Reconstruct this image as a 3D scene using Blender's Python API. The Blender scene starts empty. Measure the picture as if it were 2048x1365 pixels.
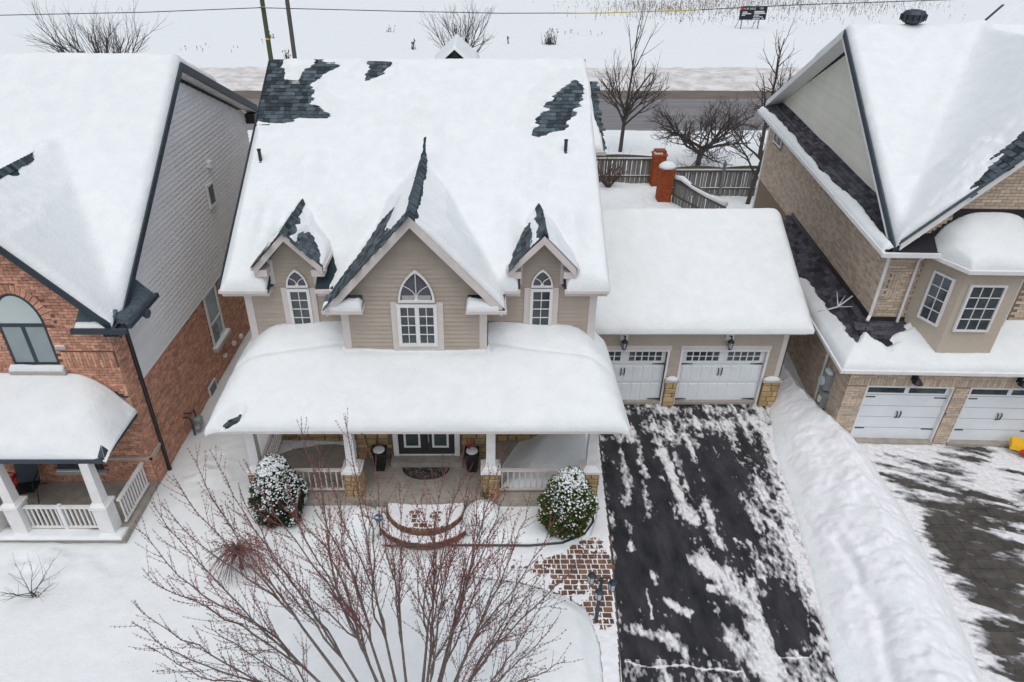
import bpy, math, random
import numpy as np
from mathutils import Vector, Matrix
sc = bpy.context.scene
COL = sc.collection
R = math.radians
random.seed(7)
# ------------------------------------------------------------------ camera, light, exposure
PITCH = R(31.4); CAMH = 14.0; FPX = 1365.0; CX = 965.0; CY = 682.5
cam = bpy.data.cameras.new('camera'); co = bpy.data.objects.new('camera', cam); COL.objects.link(co)
co.location = (0, 0, CAMH); co.rotation_euler = (R(90) - PITCH, 0, 0)
cam.sensor_width = 36; cam.lens = FPX / 2048 * 36; cam.shift_x = (1024 - CX) / 2048; cam.clip_end = 6000; cam.clip_start = .1
sc.camera = co
SUN_EL = R(70); SUN_AZ = R(180)      # azimuth clockwise from +Y
w = bpy.data.worlds.new('World'); sc.world = w; w.use_nodes = True
nt = w.node_tree; bg = nt.nodes['Background']
sky = nt.nodes.new('ShaderNodeTexSky'); sky.sky_type = 'NISHITA'; sky.sun_disc = False
sky.sun_elevation = SUN_EL; sky.sun_rotation = SUN_AZ; sky.dust_density = 4; sky.air_density = 1.0; sky.ozone_density = 1.0
hs = nt.nodes.new('ShaderNodeHueSaturation'); hs.inputs['Saturation'].default_value = .58
nt.links.new(sky.outputs[0], hs.inputs['Color']); nt.links.new(hs.outputs[0], bg.inputs[0]); bg.inputs[1].default_value = .15
sl = bpy.data.lights.new('sun', 'SUN'); sl.energy = .85; sl.angle = R(110); sl.color = (1, .98, .955)
so = bpy.data.objects.new('sun', sl); COL.objects.link(so)
sd = Vector((math.sin(SUN_AZ) * math.cos(SUN_EL), math.cos(SUN_AZ) * math.cos(SUN_EL), math.sin(SUN_EL)))
so.rotation_euler = sd.to_track_quat('Z', 'Y').to_euler(); so.location = (0, -10, 40)
sc.view_settings.view_transform = 'Standard'; sc.view_settings.look = 'None'; sc.view_settings.gamma = 1
sc.view_settings.use_curve_mapping = False; sc.view_settings.exposure = -.13

# ------------------------------------------------------------------ measuring helpers: a point seen in the photo, on a known plane
_c, _s = math.cos(PITCH), math.sin(PITCH)
def ray(px, py):
    a = (px - CX) / FPX; b = (CY - py) / FPX
    return Vector((a, _c + b * _s, -_s + b * _c))
def onZ(px, py, z=0.0):
    d = ray(px, py); return Vector((0, 0, CAMH)) + d * ((z - CAMH) / d.z)
def onY(px, py, y):
    d = ray(px, py); return Vector((0, 0, CAMH)) + d * (y / d.y)
def onP(px, py, p, n):
    d = ray(px, py); o = Vector((0, 0, CAMH)); p = Vector(p); n = Vector(n)
    return o + d * ((p - o).dot(n) / d.dot(n))

# ------------------------------------------------------------------ noise and fields
_rng = np.random.RandomState(3); _tab = _rng.rand(256, 256)
def vnoise(x, y, s=0):
    x = np.asarray(x, float) + s * 17.31; y = np.asarray(y, float) + s * 9.77
    xi = np.floor(x).astype(int); yi = np.floor(y).astype(int); fx = x - xi; fy = y - yi
    fx = fx * fx * (3 - 2 * fx); fy = fy * fy * (3 - 2 * fy)
    t = lambda i, j: _tab[i % 256, j % 256]
    return (t(xi, yi) * (1 - fx) + t(xi + 1, yi) * fx) * (1 - fy) + (t(xi, yi + 1) * (1 - fx) + t(xi + 1, yi + 1) * fx) * fy
def fbm(x, y, s=0, o=4):
    r = 0; a = .5; n = 0
    for i in range(o):
        r = r + a * vnoise(x * 2 ** i, y * 2 ** i, s + i * 3); n += a; a *= .5
    return r / n - .5
def sdf(X, Y, poly):
    d = np.full(X.shape, 1e9); ins = np.zeros(X.shape, bool); n = len(poly)
    for i in range(n):
        ax, ay = poly[i][0], poly[i][1]; bx, by = poly[(i + 1) % n][0], poly[(i + 1) % n][1]
        ex, ey = bx - ax, by - ay
        t = np.clip(((X - ax) * ex + (Y - ay) * ey) / (ex * ex + ey * ey + 1e-9), 0, 1)
        d = np.minimum(d, np.hypot(X - ax - t * ex, Y - ay - t * ey))
        if abs(ey) > 1e-9:
            c = ((ay > Y) != (by > Y)) & (X < (bx - ax) * (Y - ay) / ey + ax); ins ^= c
    return np.where(ins, -d, d)
def segd(X, Y, pts):
    d = np.full(X.shape, 1e9)
    for (ax, ay), (bx, by) in zip(pts[:-1], pts[1:]):
        ex, ey = bx - ax, by - ay
        t = np.clip(((X - ax) * ex + (Y - ay) * ey) / (ex * ex + ey * ey + 1e-9), 0, 1)
        d = np.minimum(d, np.hypot(X - ax - t * ex, Y - ay - t * ey))
    return d
def sstep(a, b, x):
    t = np.clip((x - a) / (b - a), 0, 1); return t * t * (3 - 2 * t)
def blur(A, n):
    for _ in range(n):
        P = np.pad(A, 1, mode='edge')
        A = (P[:-2, 1:-1] + P[2:, 1:-1] + P[1:-1, :-2] + P[1:-1, 2:] + 2 * A) / 6
    return A

# ------------------------------------------------------------------ materials
MATS = {}
def M(name, col, rough=.8, col2=None, nscale=4, ndet=4, rnd=0, bump=0, bscale=40, metal=0, spec=.3, stretch=None, thr=None, sss=0):
    if name in MATS: return MATS[name]
    m = bpy.data.materials.new(name); m.use_nodes = True; t = m.node_tree; b = t.nodes['Principled BSDF']
    b.inputs['Roughness'].default_value = rough; b.inputs['Metallic'].default_value = metal
    b.inputs['Specular IOR Level'].default_value = spec
    geo = t.nodes.new('ShaderNodeNewGeometry'); pos = geo.outputs['Position']
    if stretch:
        mp = t.nodes.new('ShaderNodeMapping'); mp.inputs['Scale'].default_value = stretch
        t.links.new(pos, mp.inputs[0]); pos = mp.outputs[0]
    rgb = t.nodes.new('ShaderNodeRGB'); rgb.outputs[0].default_value = (*col, 1); out = rgb.outputs[0]
    if col2:
        n = t.nodes.new('ShaderNodeTexNoise'); n.inputs['Scale'].default_value = nscale; n.inputs['Detail'].default_value = ndet
        n.inputs['Roughness'].default_value = .65
        t.links.new(pos, n.inputs['Vector'])
        mr = t.nodes.new('ShaderNodeMapRange'); a, bb = thr or (.35, .65)
        mr.inputs['From Min'].default_value = a; mr.inputs['From Max'].default_value = bb
        t.links.new(n.outputs['Fac'], mr.inputs['Value'])
        mx = t.nodes.new('ShaderNodeMix'); mx.data_type = 'RGBA'
        t.links.new(mr.outputs[0], mx.inputs[0]); t.links.new(out, mx.inputs[6]); mx.inputs[7].default_value = (*col2, 1); out = mx.outputs[2]
    if rnd:
        oi = t.nodes.new('ShaderNodeObjectInfo'); ad = t.nodes.new('ShaderNodeMath'); ad.operation = 'ADD'
        t.links.new(oi.outputs['Random'], ad.inputs[0]); t.links.new(geo.outputs['Random Per Island'], ad.inputs[1])
        fr = t.nodes.new('ShaderNodeMath'); fr.operation = 'FRACT'; t.links.new(ad.outputs[0], fr.inputs[0])
        mr2 = t.nodes.new('ShaderNodeMapRange'); mr2.inputs['To Min'].default_value = 1 - rnd; mr2.inputs['To Max'].default_value = 1 + rnd
        t.links.new(fr.outputs[0], mr2.inputs['Value'])
        hv = t.nodes.new('ShaderNodeHueSaturation'); t.links.new(out, hv.inputs['Color']); t.links.new(mr2.outputs[0], hv.inputs['Value']); out = hv.outputs[0]
    t.links.new(out, b.inputs['Base Color'])
    if bump:
        n2 = t.nodes.new('ShaderNodeTexNoise'); n2.inputs['Scale'].default_value = bscale; n2.inputs['Detail'].default_value = 5
        t.links.new(pos, n2.inputs['Vector'])
        bp = t.nodes.new('ShaderNodeBump'); bp.inputs['Strength'].default_value = bump; bp.inputs['Distance'].default_value = .02
        t.links.new(n2.outputs['Fac'], bp.inputs['Height']); t.links.new(bp.outputs[0], b.inputs['Normal'])
    MATS[name] = m; return m
SNOW = M('snow', (.79, .83, .838), .75, (.735, .778, .793), 2.2, 8, bump=.7, bscale=13, spec=.25)
SNOWR = M('snow_rough', (.80, .818, .84), .8, (.755, .775, .805), 3, 6, bump=.45, bscale=7, spec=.2)
SNOWT = M('snow_thin', (.80, .81, .825), .8, (.62, .63, .645), 9, 7, bump=.5, bscale=20)
SNOWD = M('snow_dirty', (.70, .695, .685), .9, (.36, .345, .325), 1.3, 9, bump=1, bscale=4, stretch=(.45, 1, 1.6), thr=(.4, .75))
BEIGE = M('beige_siding', (.455, .395, .33), .6, (.41, .355, .295), 1.2, 3, rnd=.05)
TRIM = M('trim_paint', (.68, .625, .60), .55, (.62, .57, .545), 2, 3)
WHITE = M('white_paint', (.80, .80, .79), .45, (.72, .72, .715), 3, 3)
WDOOR = M('garage_door_paint', (.78, .82, .84), .4, (.73, .77, .79), 2, 3)
STONE = M('tan_stone', (.50, .37, .20), .85, (.37, .26, .13), 7, 5, rnd=.25, bump=.6, bscale=25)
STONEM = M('stone_mortar', (.22, .17, .11), .95, (.16, .12, .08), 9)
TEAL = M('teal_shingle', (.082, .108, .124), .85, (.042, .058, .070), 12, 5, rnd=.7, bump=.5, bscale=90)
TEALD = M('teal_shingle_deck', (.030, .052, .066), .9, (.022, .04, .05), 10)
PURP = M('dark_shingle', (.085, .082, .098), .85, (.048, .046, .058), 12, 5, rnd=.6, bump=.5, bscale=80)
PURPD = M('dark_shingle_deck', (.022, .022, .028), .9)
RBRICK = M('red_brick', (.68, .385, .27), .85, (.44, .21, .145), 13, 4, rnd=.25, bump=.4, bscale=60)
RMORT = M('red_brick_mortar', (.20, .11, .08), .95, (.15, .08, .06), 8)
TBRICK = M('tan_brick', (.62, .505, .395), .85, (.47, .375, .285), 12, 4, rnd=.2, bump=.4, bscale=60)
TMORT = M('tan_brick_mortar', (.25, .19, .14), .95, (.20, .15, .11), 8)
OBRICK = M('orange_brick', (.40, .105, .035), .85, (.27, .06, .022), 10, 4, rnd=.2, bump=.4, bscale=60)
OMORT = M('orange_brick_mortar', (.22, .07, .035), .95)
GSIDE = M('grey_white_siding', (.86, .86, .86), .55, (.82, .82, .825), 1, 3, rnd=.04)
CREAM = M('cream_siding', (.78, .755, .66), .6, (.72, .70, .60), 1, 3, rnd=.03)
STUCCO = M('stucco', (.54, .47, .385), .9, (.50, .435, .355), 8, 5, bump=.4, bscale=60)
CONC = M('concrete', (.40, .37, .325), .85, (.28, .26, .225), 3, 6, bump=.3, bscale=50)
PRECAST = M('precast_sill', (.50, .46, .41), .85, (.43, .39, .345), 5)
NAVY = M('navy_metal', (.022, .034, .05), .45, (.03, .045, .062), 3, spec=.5)
BLACK = M('black_metal', (.012, .013, .015), .4, spec=.5)
GLASS = M('window_glass', (.022, .032, .040), .06, (.07, .088, .098), 1.7, 4, spec=.7)
GLASSB = M('window_glass_blind', (.28, .34, .35), .15, (.22, .275, .285), .8, 2, spec=.6)
GLASSP = M('window_glass_pale', (.52, .60, .59), .15, (.46, .55, .55), .8, 2, spec=.6)
GLASSD = M('arch_glass', (.055, .055, .072), .1, (.075, .075, .09), 3, spec=.6)
CURT = M('lace_curtain', (.45, .46, .44), .9, (.3, .32, .31), 20)
ASPH = M('asphalt', (.010, .011, .0135), .40, (.045, .045, .050), 1.6, 8, bump=.4, bscale=120, spec=.28, stretch=(1.5, .5, 1))
SLAB = M('paving_stone', (.085, .078, .068), .75, (.045, .043, .040), 3, 6, rnd=.15, bump=.4, bscale=60)
PAVER = M('brown_paver', (.21, .118, .072), .8, (.115, .066, .044), 9, 5, rnd=.4, bump=.5, bscale=60)
ROADM = M('road_asphalt', (.23, .222, .225), .6, (.15, .145, .148), .8, 6, stretch=(.12, 1.6, 1), spec=.35)
SHOULD = M('road_shoulder', (.17, .145, .12), .9, (.12, .10, .085), 1, 6, stretch=(.3, 1, 1))
SOIL = M('soil', (.12, .10, .08), .95)
BARK = M('grey_bark', (.17, .148, .135), .9, (.10, .086, .078), 14, 5)
BARKD = M('dark_bark', (.085, .073, .068), .9, (.055, .047, .044), 10)
TWIG = M('red_twig', (.27, .085, .078), .8, (.17, .062, .056), 6, rnd=.2)
TWIGB = M('brown_twig', (.12, .075, .06), .85, (.08, .05, .042), 6)
BUD = M('red_bud', (.16, .055, .052), .8, rnd=.35)
LEAFD = M('dark_evergreen', (.022, .045, .022), .8, (.045, .07, .03), 8, rnd=.5)
LEAFY = M('green_evergreen', (.06, .10, .026), .8, (.12, .15, .035), 5, rnd=.45)
WOOD = M('weathered_wood', (.25, .245, .235), .9, (.15, .145, .135), 3, 6, rnd=.22, stretch=(12, 12, .8))
WOODB = M('weathered_wood_dark', (.135, .115, .09), .9, (.085, .072, .058), 4, 5)
POLEG = M('green_treated_pole', (.075, .115, .052), .85, (.05, .078, .036), 6, stretch=(6, 6, .6))
POLEW = M('grey_pole', (.115, .108, .10), .85, (.08, .075, .07), 6, stretch=(6, 6, .6))
GREYM = M('grey_meter_metal', (.30, .33, .335), .5, (.24, .265, .27), 4)
YEL = M('yellow_plastic', (.75, .42, .02), .5); REDP = M('red_plastic', (.5, .02, .02), .5); ORANGE = M('orange_plastic', (.8, .32, .02), .5)
REED = M('dry_reed', (.20, .155, .12), .9, rnd=.4)
DOORM = M('charcoal_door', (.035, .034, .038), .5, (.045, .044, .05), 3)
COIR = M('coir_mat', (.035, .022, .019), .95, (.23, .20, .19), 16, 3, thr=(.5, .6), stretch=(1, 1.6, 1))
BLUE = M('blue_sign_paint', (.02, .14, .26), .5); FROST = M('lantern_glass', (.55, .58, .58), .3)
SIGNB = M('sign_black', (.014, .02, .026), .5); SIGNG = M('sign_lettering', (.62, .64, .65), .6); SIGNR = M('sign_red', (.62, .03, .06), .5)
CABLE = M('cable_rubber', (.03, .03, .032), .6); CABY = M('cable_yellow_sleeve', (.55, .45, .05), .6)

_t = SNOWT.node_tree; _b = _t.nodes['Principled BSDF']; _src = _b.inputs['Base Color'].links[0].from_socket
_g = _t.nodes.new('ShaderNodeNewGeometry'); _x = _t.nodes.new('ShaderNodeSeparateXYZ'); _t.links.new(_g.outputs['Position'], _x.inputs[0])
_m = _t.nodes.new('ShaderNodeMapRange'); _m.inputs['From Min'].default_value = .001; _m.inputs['From Max'].default_value = .015; _t.links.new(_x.outputs['Z'], _m.inputs['Value'])
_k = _t.nodes.new('ShaderNodeMix'); _k.data_type = 'RGBA'; _t.links.new(_m.outputs[0], _k.inputs[0]); _k.inputs[6].default_value = (.13, .13, .135, 1); _t.links.new(_src, _k.inputs[7]); _t.links.new(_k.outputs[2], _b.inputs['Base Color'])
# ------------------------------------------------------------------ object helpers
WL = {}
def root(name, label, cat, loc, group=None):
    o = bpy.data.objects.new(name, None); COL.objects.link(o); o.location = loc; o.empty_display_size = .2
    o['label'] = label; o['category'] = cat
    if group: o['group'] = group
    WL[o.name] = Vector(loc); return o
def tag(o, label, cat, group=None):
    o['label'] = label; o['category'] = cat
    if group: o['group'] = group
    return o
def link(name, me, loc, parent=None, rot=None):
    o = bpy.data.objects.new(name, me); COL.objects.link(o); loc = Vector(loc); WL[o.name] = loc
    if parent: o.parent = parent; o.location = loc - WL[parent.name]
    else: o.location = loc
    if rot is not None: o.rotation_euler = rot
    return o
class MB:
    def __init__(s, xf=None): s.v = []; s.f = []; s.xf = xf
    def add(s, vs, fs):
        b = len(s.v)
        s.v += [tuple(s.xf(*p)) if s.xf else tuple(p) for p in vs]; s.f += [tuple(i + b for i in f) for f in fs]; return s
    def hexa(s, p): return s.add(p, [(0, 3, 2, 1), (4, 5, 6, 7), (0, 1, 5, 4), (1, 2, 6, 5), (2, 3, 7, 6), (3, 0, 4, 7)])
    def box(s, x0, x1, y0, y1, z0, z1):
        return s.hexa([(x0, y0, z0), (x1, y0, z0), (x1, y1, z0), (x0, y1, z0), (x0, y0, z1), (x1, y0, z1), (x1, y1, z1), (x0, y1, z1)])
    def taper(s, cx, cy, z0, z1, a, b):
        return s.hexa([(cx - a, cy - a, z0), (cx + a, cy - a, z0), (cx + a, cy + a, z0), (cx - a, cy + a, z0), (cx - b, cy - b, z1), (cx + b, cy - b, z1), (cx + b, cy + b, z1), (cx - b, cy + b, z1)])
    def prism(s, poly, d):            # poly: 3D points, extruded by vector d
        n = len(poly); q = [tuple(Vector(p) + Vector(d)) for p in poly]
        return s.add(list(poly) + q, [tuple(range(n))[::-1], tuple(range(n, 2 * n))] + [(i, (i + 1) % n, n + (i + 1) % n, n + i) for i in range(n)])
    def tube(s, pts, r, n=6, cap=True):
        pts = [Vector(p) for p in pts]; m = len(pts)
        if not hasattr(r, '__len__'): r = [r] * m
        vs = []; prev = None
        for i, p in enumerate(pts):
            t = (pts[min(i + 1, m - 1)] - pts[max(i - 1, 0)]); t = t.normalized() if t.length > 1e-9 else Vector((0, 0, 1))
            if prev is None:
                a = Vector((1, 0, 0)) if abs(t.x) < .8 else Vector((0, 1, 0)); u = t.cross(a).normalized()
            else:
                u = prev - t * prev.dot(t); u = u.normalized() if u.length > 1e-6 else t.orthogonal().normalized()
            prev = u; v = t.cross(u)
            for k in range(n):
                an = 2 * math.pi * k / n; vs.append(p + (u * math.cos(an) + v * math.sin(an)) * r[i])
        fs = [(i * n + k, i * n + (k + 1) % n, (i + 1) * n + (k + 1) % n, (i + 1) * n + k) for i in range(m - 1) for k in range(n)]
        if cap: fs += [tuple(range(n))[::-1], tuple(range((m - 1) * n, m * n))]
        return s.add(vs, fs)
    def lathe(s, cx, cy, prof, n=12):
        vs = [(cx + r * math.cos(2 * math.pi * k / n), cy + r * math.sin(2 * math.pi * k / n), z) for r, z in prof for k in range(n)]; m = len(prof)
        return s.add(vs, [(i * n + k, i * n + (k + 1) % n, (i + 1) * n + (k + 1) % n, (i + 1) * n + k) for i in range(m - 1) for k in range(n)] + [tuple(range(n))[::-1], tuple(range((m - 1) * n, m * n))])
    def blob(s, c, rx, ry, rz, n=8, m=5, jit=0, half=False):
        vs = []; c = Vector(c); prof = []
        for i in range(m + 1):
            a = (-math.pi / 2 + math.pi * i / m) if not half else (math.pi / 2 * i / m)
            prof.append((max(math.cos(a), .02), math.sin(a)))
        for q, z in prof:
            for k in range(n):
                j = 1 + random.uniform(-jit, jit); an = 2 * math.pi * k / n
                vs.append(c + Vector((rx * q * j * math.cos(an), ry * q * j * math.sin(an), rz * z * j)))
        return s.add(vs, [(i * n + k, i * n + (k + 1) % n, (i + 1) * n + (k + 1) % n, (i + 1) * n + k) for i in range(m) for k in range(n)] + [tuple(range(n))[::-1], tuple(range(m * n, (m + 1) * n))])
    def mesh(s, name, mat, smooth=False, center=True):
        V = np.array(s.v, float)
        c = (V.min(0) + V.max(0)) / 2 if center else np.zeros(3)
        if center: c[2] = V[:, 2].min()
        me = bpy.data.meshes.new(name); me.from_pydata((V - c).tolist(), [], s.f); me.materials.append(mat)
        if smooth: me.polygons.foreach_set('use_smooth', [True] * len(me.polygons))
        me.update(); return me, Vector(c)
    def build(s, name, mat, parent=None, smooth=False):
        me, c = s.mesh(name, mat, smooth); return link(name, me, c, parent)
class Fr:                              # a wall's frame: u along it, d out of it, z up
    def __init__(s, o, u): s.o = Vector(o); s.u = Vector(u).normalized(); s.n = Vector((s.u.y, -s.u.x, 0)); s.ang = math.atan2(s.u.y, s.u.x)
    def P(s, u, d, z): return s.o + s.u * u + s.n * d + Vector((0, 0, z))
    def mb(s): return MB(lambda u, d, z: s.P(u, d, z))
def urange(poly, z):
    xs = []
    n = len(poly)
    for i in range(n):
        (a, za), (b, zb) = poly[i], poly[(i + 1) % n]
        if (za <= z < zb) or (zb <= z < za): xs.append(a + (b - a) * (z - za) / (zb - za))
    return (min(xs), max(xs)) if len(xs) >= 2 else None
def siding(parent, fr, poly, e, mat, t=.02, name='siding_board'):
    z0 = min(p[1] for p in poly); z1 = max(p[1] for p in poly); z = z0
    while z < z1 - .02:
        zt = min(z + e - .010, z1); a = urange(poly, z + 1e-4); b = urange(poly, zt - 1e-4)
        if a and b:
            fr.mb().hexa([(a[0], t, z), (a[1], t, z), (a[1], 0, z), (a[0], 0, z), (b[0], .004, zt), (b[1], .004, zt), (b[1], 0, zt), (b[0], 0, zt)]).build(name, mat, parent)
        z += e
class Bricks:                          # gathers bricks of one house; the nearest become parts, the rest one joined part
    def __init__(s, L, h, mat): s.L = L; s.h = h; s.mat = mat; s.items = []
    def wall(s, fr, u0, u1, z0, z1, ok=lambda u, z: True, vert=False):
        L, h = (s.L, s.h) if not vert else (s.h, s.L); r = 0; z = z0
        while z + h * .5 < z1:
            off = (L / 2 if r % 2 and not vert else 0); u = u0 - off
            while u < u1 - .03:
                a, b = max(u, u0), min(u + L, u1)
                if b - a > .04:
                    um, zm = (a + b) / 2, z + h / 2
                    if ok(um, zm): s.items.append((fr, um, zm, b - a, h))
                u += L
            z += h; r += 1
    def done(s, parent, cap=300, name='brick', stuff='brickwork'):
        L, h, g = s.L, s.h, .011
        full = [it for it in s.items if abs(it[3] - L) < 1e-3 and abs(it[4] - h) < 1e-3]
        cp = Vector((0, 0, CAMH))
        key = lambda it: (it[0].P(it[1], 0, it[2]) - cp).length - 2.5 * it[0].n.dot((cp - it[0].P(it[1], 0, it[2])).normalized()) * 4
        full.sort(key=key); first = full[:cap]; ids = set(map(id, first))
        mb = MB(); a, b = L / 2 - g / 2, h / 2 - g / 2; e = .006
        mb.hexa([(-a, 0, -b), (a, 0, -b), (a, .02, -b), (-a, .02, -b), (-a, 0, b), (a, 0, b), (a, .02, b), (-a, .02, b)])
        me, _ = mb.mesh(name, s.mat, center=False)
        for fr, u, z, l, hh in first:
            link(name, me, fr.P(u, .014 + random.uniform(-.003, .004), z), parent, (0, 0, fr.ang))
        mb = MB()
        for it in s.items:
            if id(it) in ids: continue
            fr, u, z, l, hh = it; a, b = l / 2 - g / 2, hh / 2 - g / 2; d = .014 + random.uniform(-.003, .004)
            q = [fr.P(u - a, d, z - b), fr.P(u + a, d, z - b), fr.P(u + a, d, z + b), fr.P(u - a, d, z + b)]
            k = [fr.P(u - a, -.005, z - b), fr.P(u + a, -.005, z - b), fr.P(u + a, -.005, z + b), fr.P(u - a, -.005, z + b)]
            mb.add(q + k, [(0, 1, 2, 3), (4, 5, 1, 0), (5, 6, 2, 1), (6, 7, 3, 2), (7, 4, 0, 3)])
        if mb.v: mb.build(stuff, s.mat, parent)['kind'] = 'stuff'
def grid_mesh(name, xs, ys, keep, Z, Zb, mat, parent=None, skirt=True):
    ni, nj = len(xs), len(ys); X, Y = np.meshgrid(xs, ys, indexing='ij')
    idx = -np.ones((ni, nj), int)
    used = np.zeros((ni, nj), bool)
    used[:-1, :-1] |= keep; used[1:, :-1] |= keep; used[1:, 1:] |= keep; used[:-1, 1:] |= keep
    n = used.sum(); idx[used] = np.arange(n)
    V = np.stack([X[used], Y[used], Z[used]], 1)
    I, J = np.nonzero(keep)
    F = np.stack([idx[I, J], idx[I + 1, J], idx[I + 1, J + 1], idx[I, J + 1]], 1)
    if skirt:
        kp = np.pad(keep, 1); ed = []
        for i, j in zip(I, J):
            if not kp[i, j + 1]: ed.append((i, j + 1, i, j))
            if not kp[i + 2, j + 1]: ed.append((i + 1, j, i + 1, j + 1))
            if not kp[i + 1, j]: ed.append((i, j, i + 1, j))
            if not kp[i + 1, j + 2]: ed.append((i + 1, j + 1, i, j + 1))
        low = {}; ex = []; F2 = []
        for a, b, c, d in ed:
            for q in ((a, b), (c, d)):
                if q not in low: low[q] = n + len(ex); ex.append((X[q], Y[q], Zb[q]))
            F2.append((idx[a, b], low[(a, b)], low[(c, d)], idx[c, d]))
        if ex: V = np.concatenate([V, np.array(ex)]); F = np.concatenate([F, np.array(F2)])
    c = np.array([(V[:, 0].min() + V[:, 0].max()) / 2, (V[:, 1].min() + V[:, 1].max()) / 2, V[:, 2].min()])
    me = bpy.data.meshes.new(name); V = V - c
    me.vertices.add(len(V)); me.vertices.foreach_set('co', V.astype(np.float32).ravel())
    me.loops.add(F.size); me.loops.foreach_set('vertex_index', F.astype(np.int32).ravel())
    me.polygons.add(len(F)); me.polygons.foreach_set('loop_start', np.arange(0, F.size, 4, dtype=np.int32))
    me.polygons.foreach_set('use_smooth', np.ones(len(F), bool))
    me.update(calc_edges=True); me.materials.append(mat)
    return link(name, me, c, parent)
def edge_dist(keep, step, r):
    ni, nj = keep.shape; kp = np.pad(keep, 1)
    B = ~(kp[:-1, :-1] & kp[1:, :-1] & kp[:-1, 1:] & kp[1:, 1:])
    d = np.full(B.shape, r + 1e-6); k = int(r / step) + 1; BP = np.pad(B, k)
    for i in range(-k, k + 1):
        for j in range(-k, k + 1):
            h = math.hypot(i, j) * step
            if h < r: d = np.where(BP[k + i:k + i + B.shape[0], k + j:k + j + B.shape[1]], np.minimum(d, h), d)
    return d
def snow(name, label, x0, x1, y0, y1, step, base, T=.25, r=.2, keepf=None, patches=(), namp=.05, nsc=.5, bl=0, tf=None, mat=SNOW, seed=1, xf=None, pk=.4, pn=.1, wall=None, cat='snow', jag=0):
    xs = np.linspace(x0, x1, int((x1 - x0) / step) + 1); ys = np.linspace(y0, y1, int((y1 - y0) / step) + 1)
    X, Y = np.meshgrid(xs, ys, indexing='ij')
    xc = (X[:-1, :-1] + X[1:, 1:]) / 2; yc = (Y[:-1, :-1] + Y[1:, 1:]) / 2
    keep = np.ones(xc.shape, bool) if keepf is None else keepf(xc, yc)
    B = base(X, Y)
    d = edge_dist(keep, step, r) * (1 + .9 * fbm(X * 1.7, Y * 1.7, seed + 2, 3)) + .0
    if wall is not None: d = np.where(wall(X, Y), r, d)
    t = T + namp * 2 * fbm(X * nsc, Y * nsc, seed) + .016 * fbm(X * 5, Y * 5, seed + 5) + .03 * fbm(X * 1.9, Y * 1.3, seed + 7)
    if tf is not None: t = tf(X, Y, t)
    q = 1 - np.clip(d / r, .06, 1); t = t * np.sqrt(np.clip(1 - q * q, 0, 1))
    nz = fbm(X * 3.2, Y * 3.2, seed + 9, 5)
    row = np.floor((Y - 15.9) * 1.158 / .165); jg = (vnoise(row * 3.7, X * .9, seed + 4) - .5) * 2 * jag
    for p in patches:
        s_ = sdf(X, Y, p); s_ = s_ + jg * np.exp(-(s_ / .2) ** 2) * (Y > 20.7); t = np.minimum(t, np.clip((s_ + pn * nz * 2) * pk, -.05, 9))
    Z = B + t
    if bl:
        wgt = np.clip(t / max(T * .8, .05), 0, 1); Z = B + t + wgt * (blur(B, bl) - B)
    o = grid_mesh(name, xs, ys, keep, Z, B - .02, mat)
    if xf:
        me = o.data; n = len(me.vertices); a = np.zeros(n * 3); me.vertices.foreach_get('co', a); a = a.reshape(-1, 3) + np.array(o.location)
        a = np.array([xf(*p) for p in a]); c = (a.min(0) + a.max(0)) / 2; c[2] = a[:, 2].min()
        me.vertices.foreach_set('co', (a - c).ravel()); me.update(); o.location = c; WL[o.name] = Vector(c)
    if label: tag(o, label, cat); o['kind'] = 'thing'
    return o
def roof_slab(mb, a, b, c, d, t=.14):   # corners on top, thickness straight down
    lo = [tuple(Vector(p) - Vector((0, 0, t))) for p in (a, b, c, d)]
    mb.hexa(lo + [tuple(p) for p in (a, b, c, d)])
def shingles(parent, mat, fz, region, cx0, cx1, v0, v1, mapf, up, ex=.165, wd=.18, th=.024, name='shingle'):
    # rows of shingles: mapf(u,v)->point on the roof, v runs up the slope
    meshes = []
    for k in range(4):
        ww = wd * (.7 + .25 * k); a = ww / 2 - .003; mb = MB()
        mb.hexa([(-a, 0, 0), (a, 0, 0), (a, ex * 1.15, 0), (-a, ex * 1.15, 0), (-a, 0, th), (a, 0, th), (a, ex * 1.15, th * .25), (-a, ex * 1.15, th * .25)])
        meshes.append((ww, mb.mesh(name, mat, center=False)[0]))
    P0 = Vector(mapf(0, 0)); U = (Vector(mapf(1, 0)) - P0).normalized(); V = (Vector(mapf(0, 1)) - P0).normalized(); N = U.cross(V)
    rot = Matrix((U, V, N)).transposed().to_euler(); v = v0
    while v < v1:
        u = cx0 - random.uniform(0, wd)
        while u < cx1:
            ww, me = random.choice(meshes)
            p = Vector(mapf(u + ww / 2, v))
            if region(p.x, p.y): link(name, me, p + N * .004, parent, rot)
            u += ww
        v += ex
def near(polys, m=.22):
    def f(x, y):
        return any(sdf(np.array([x]), np.array([y]), p)[0] < m for p in polys)
    return f
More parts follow.
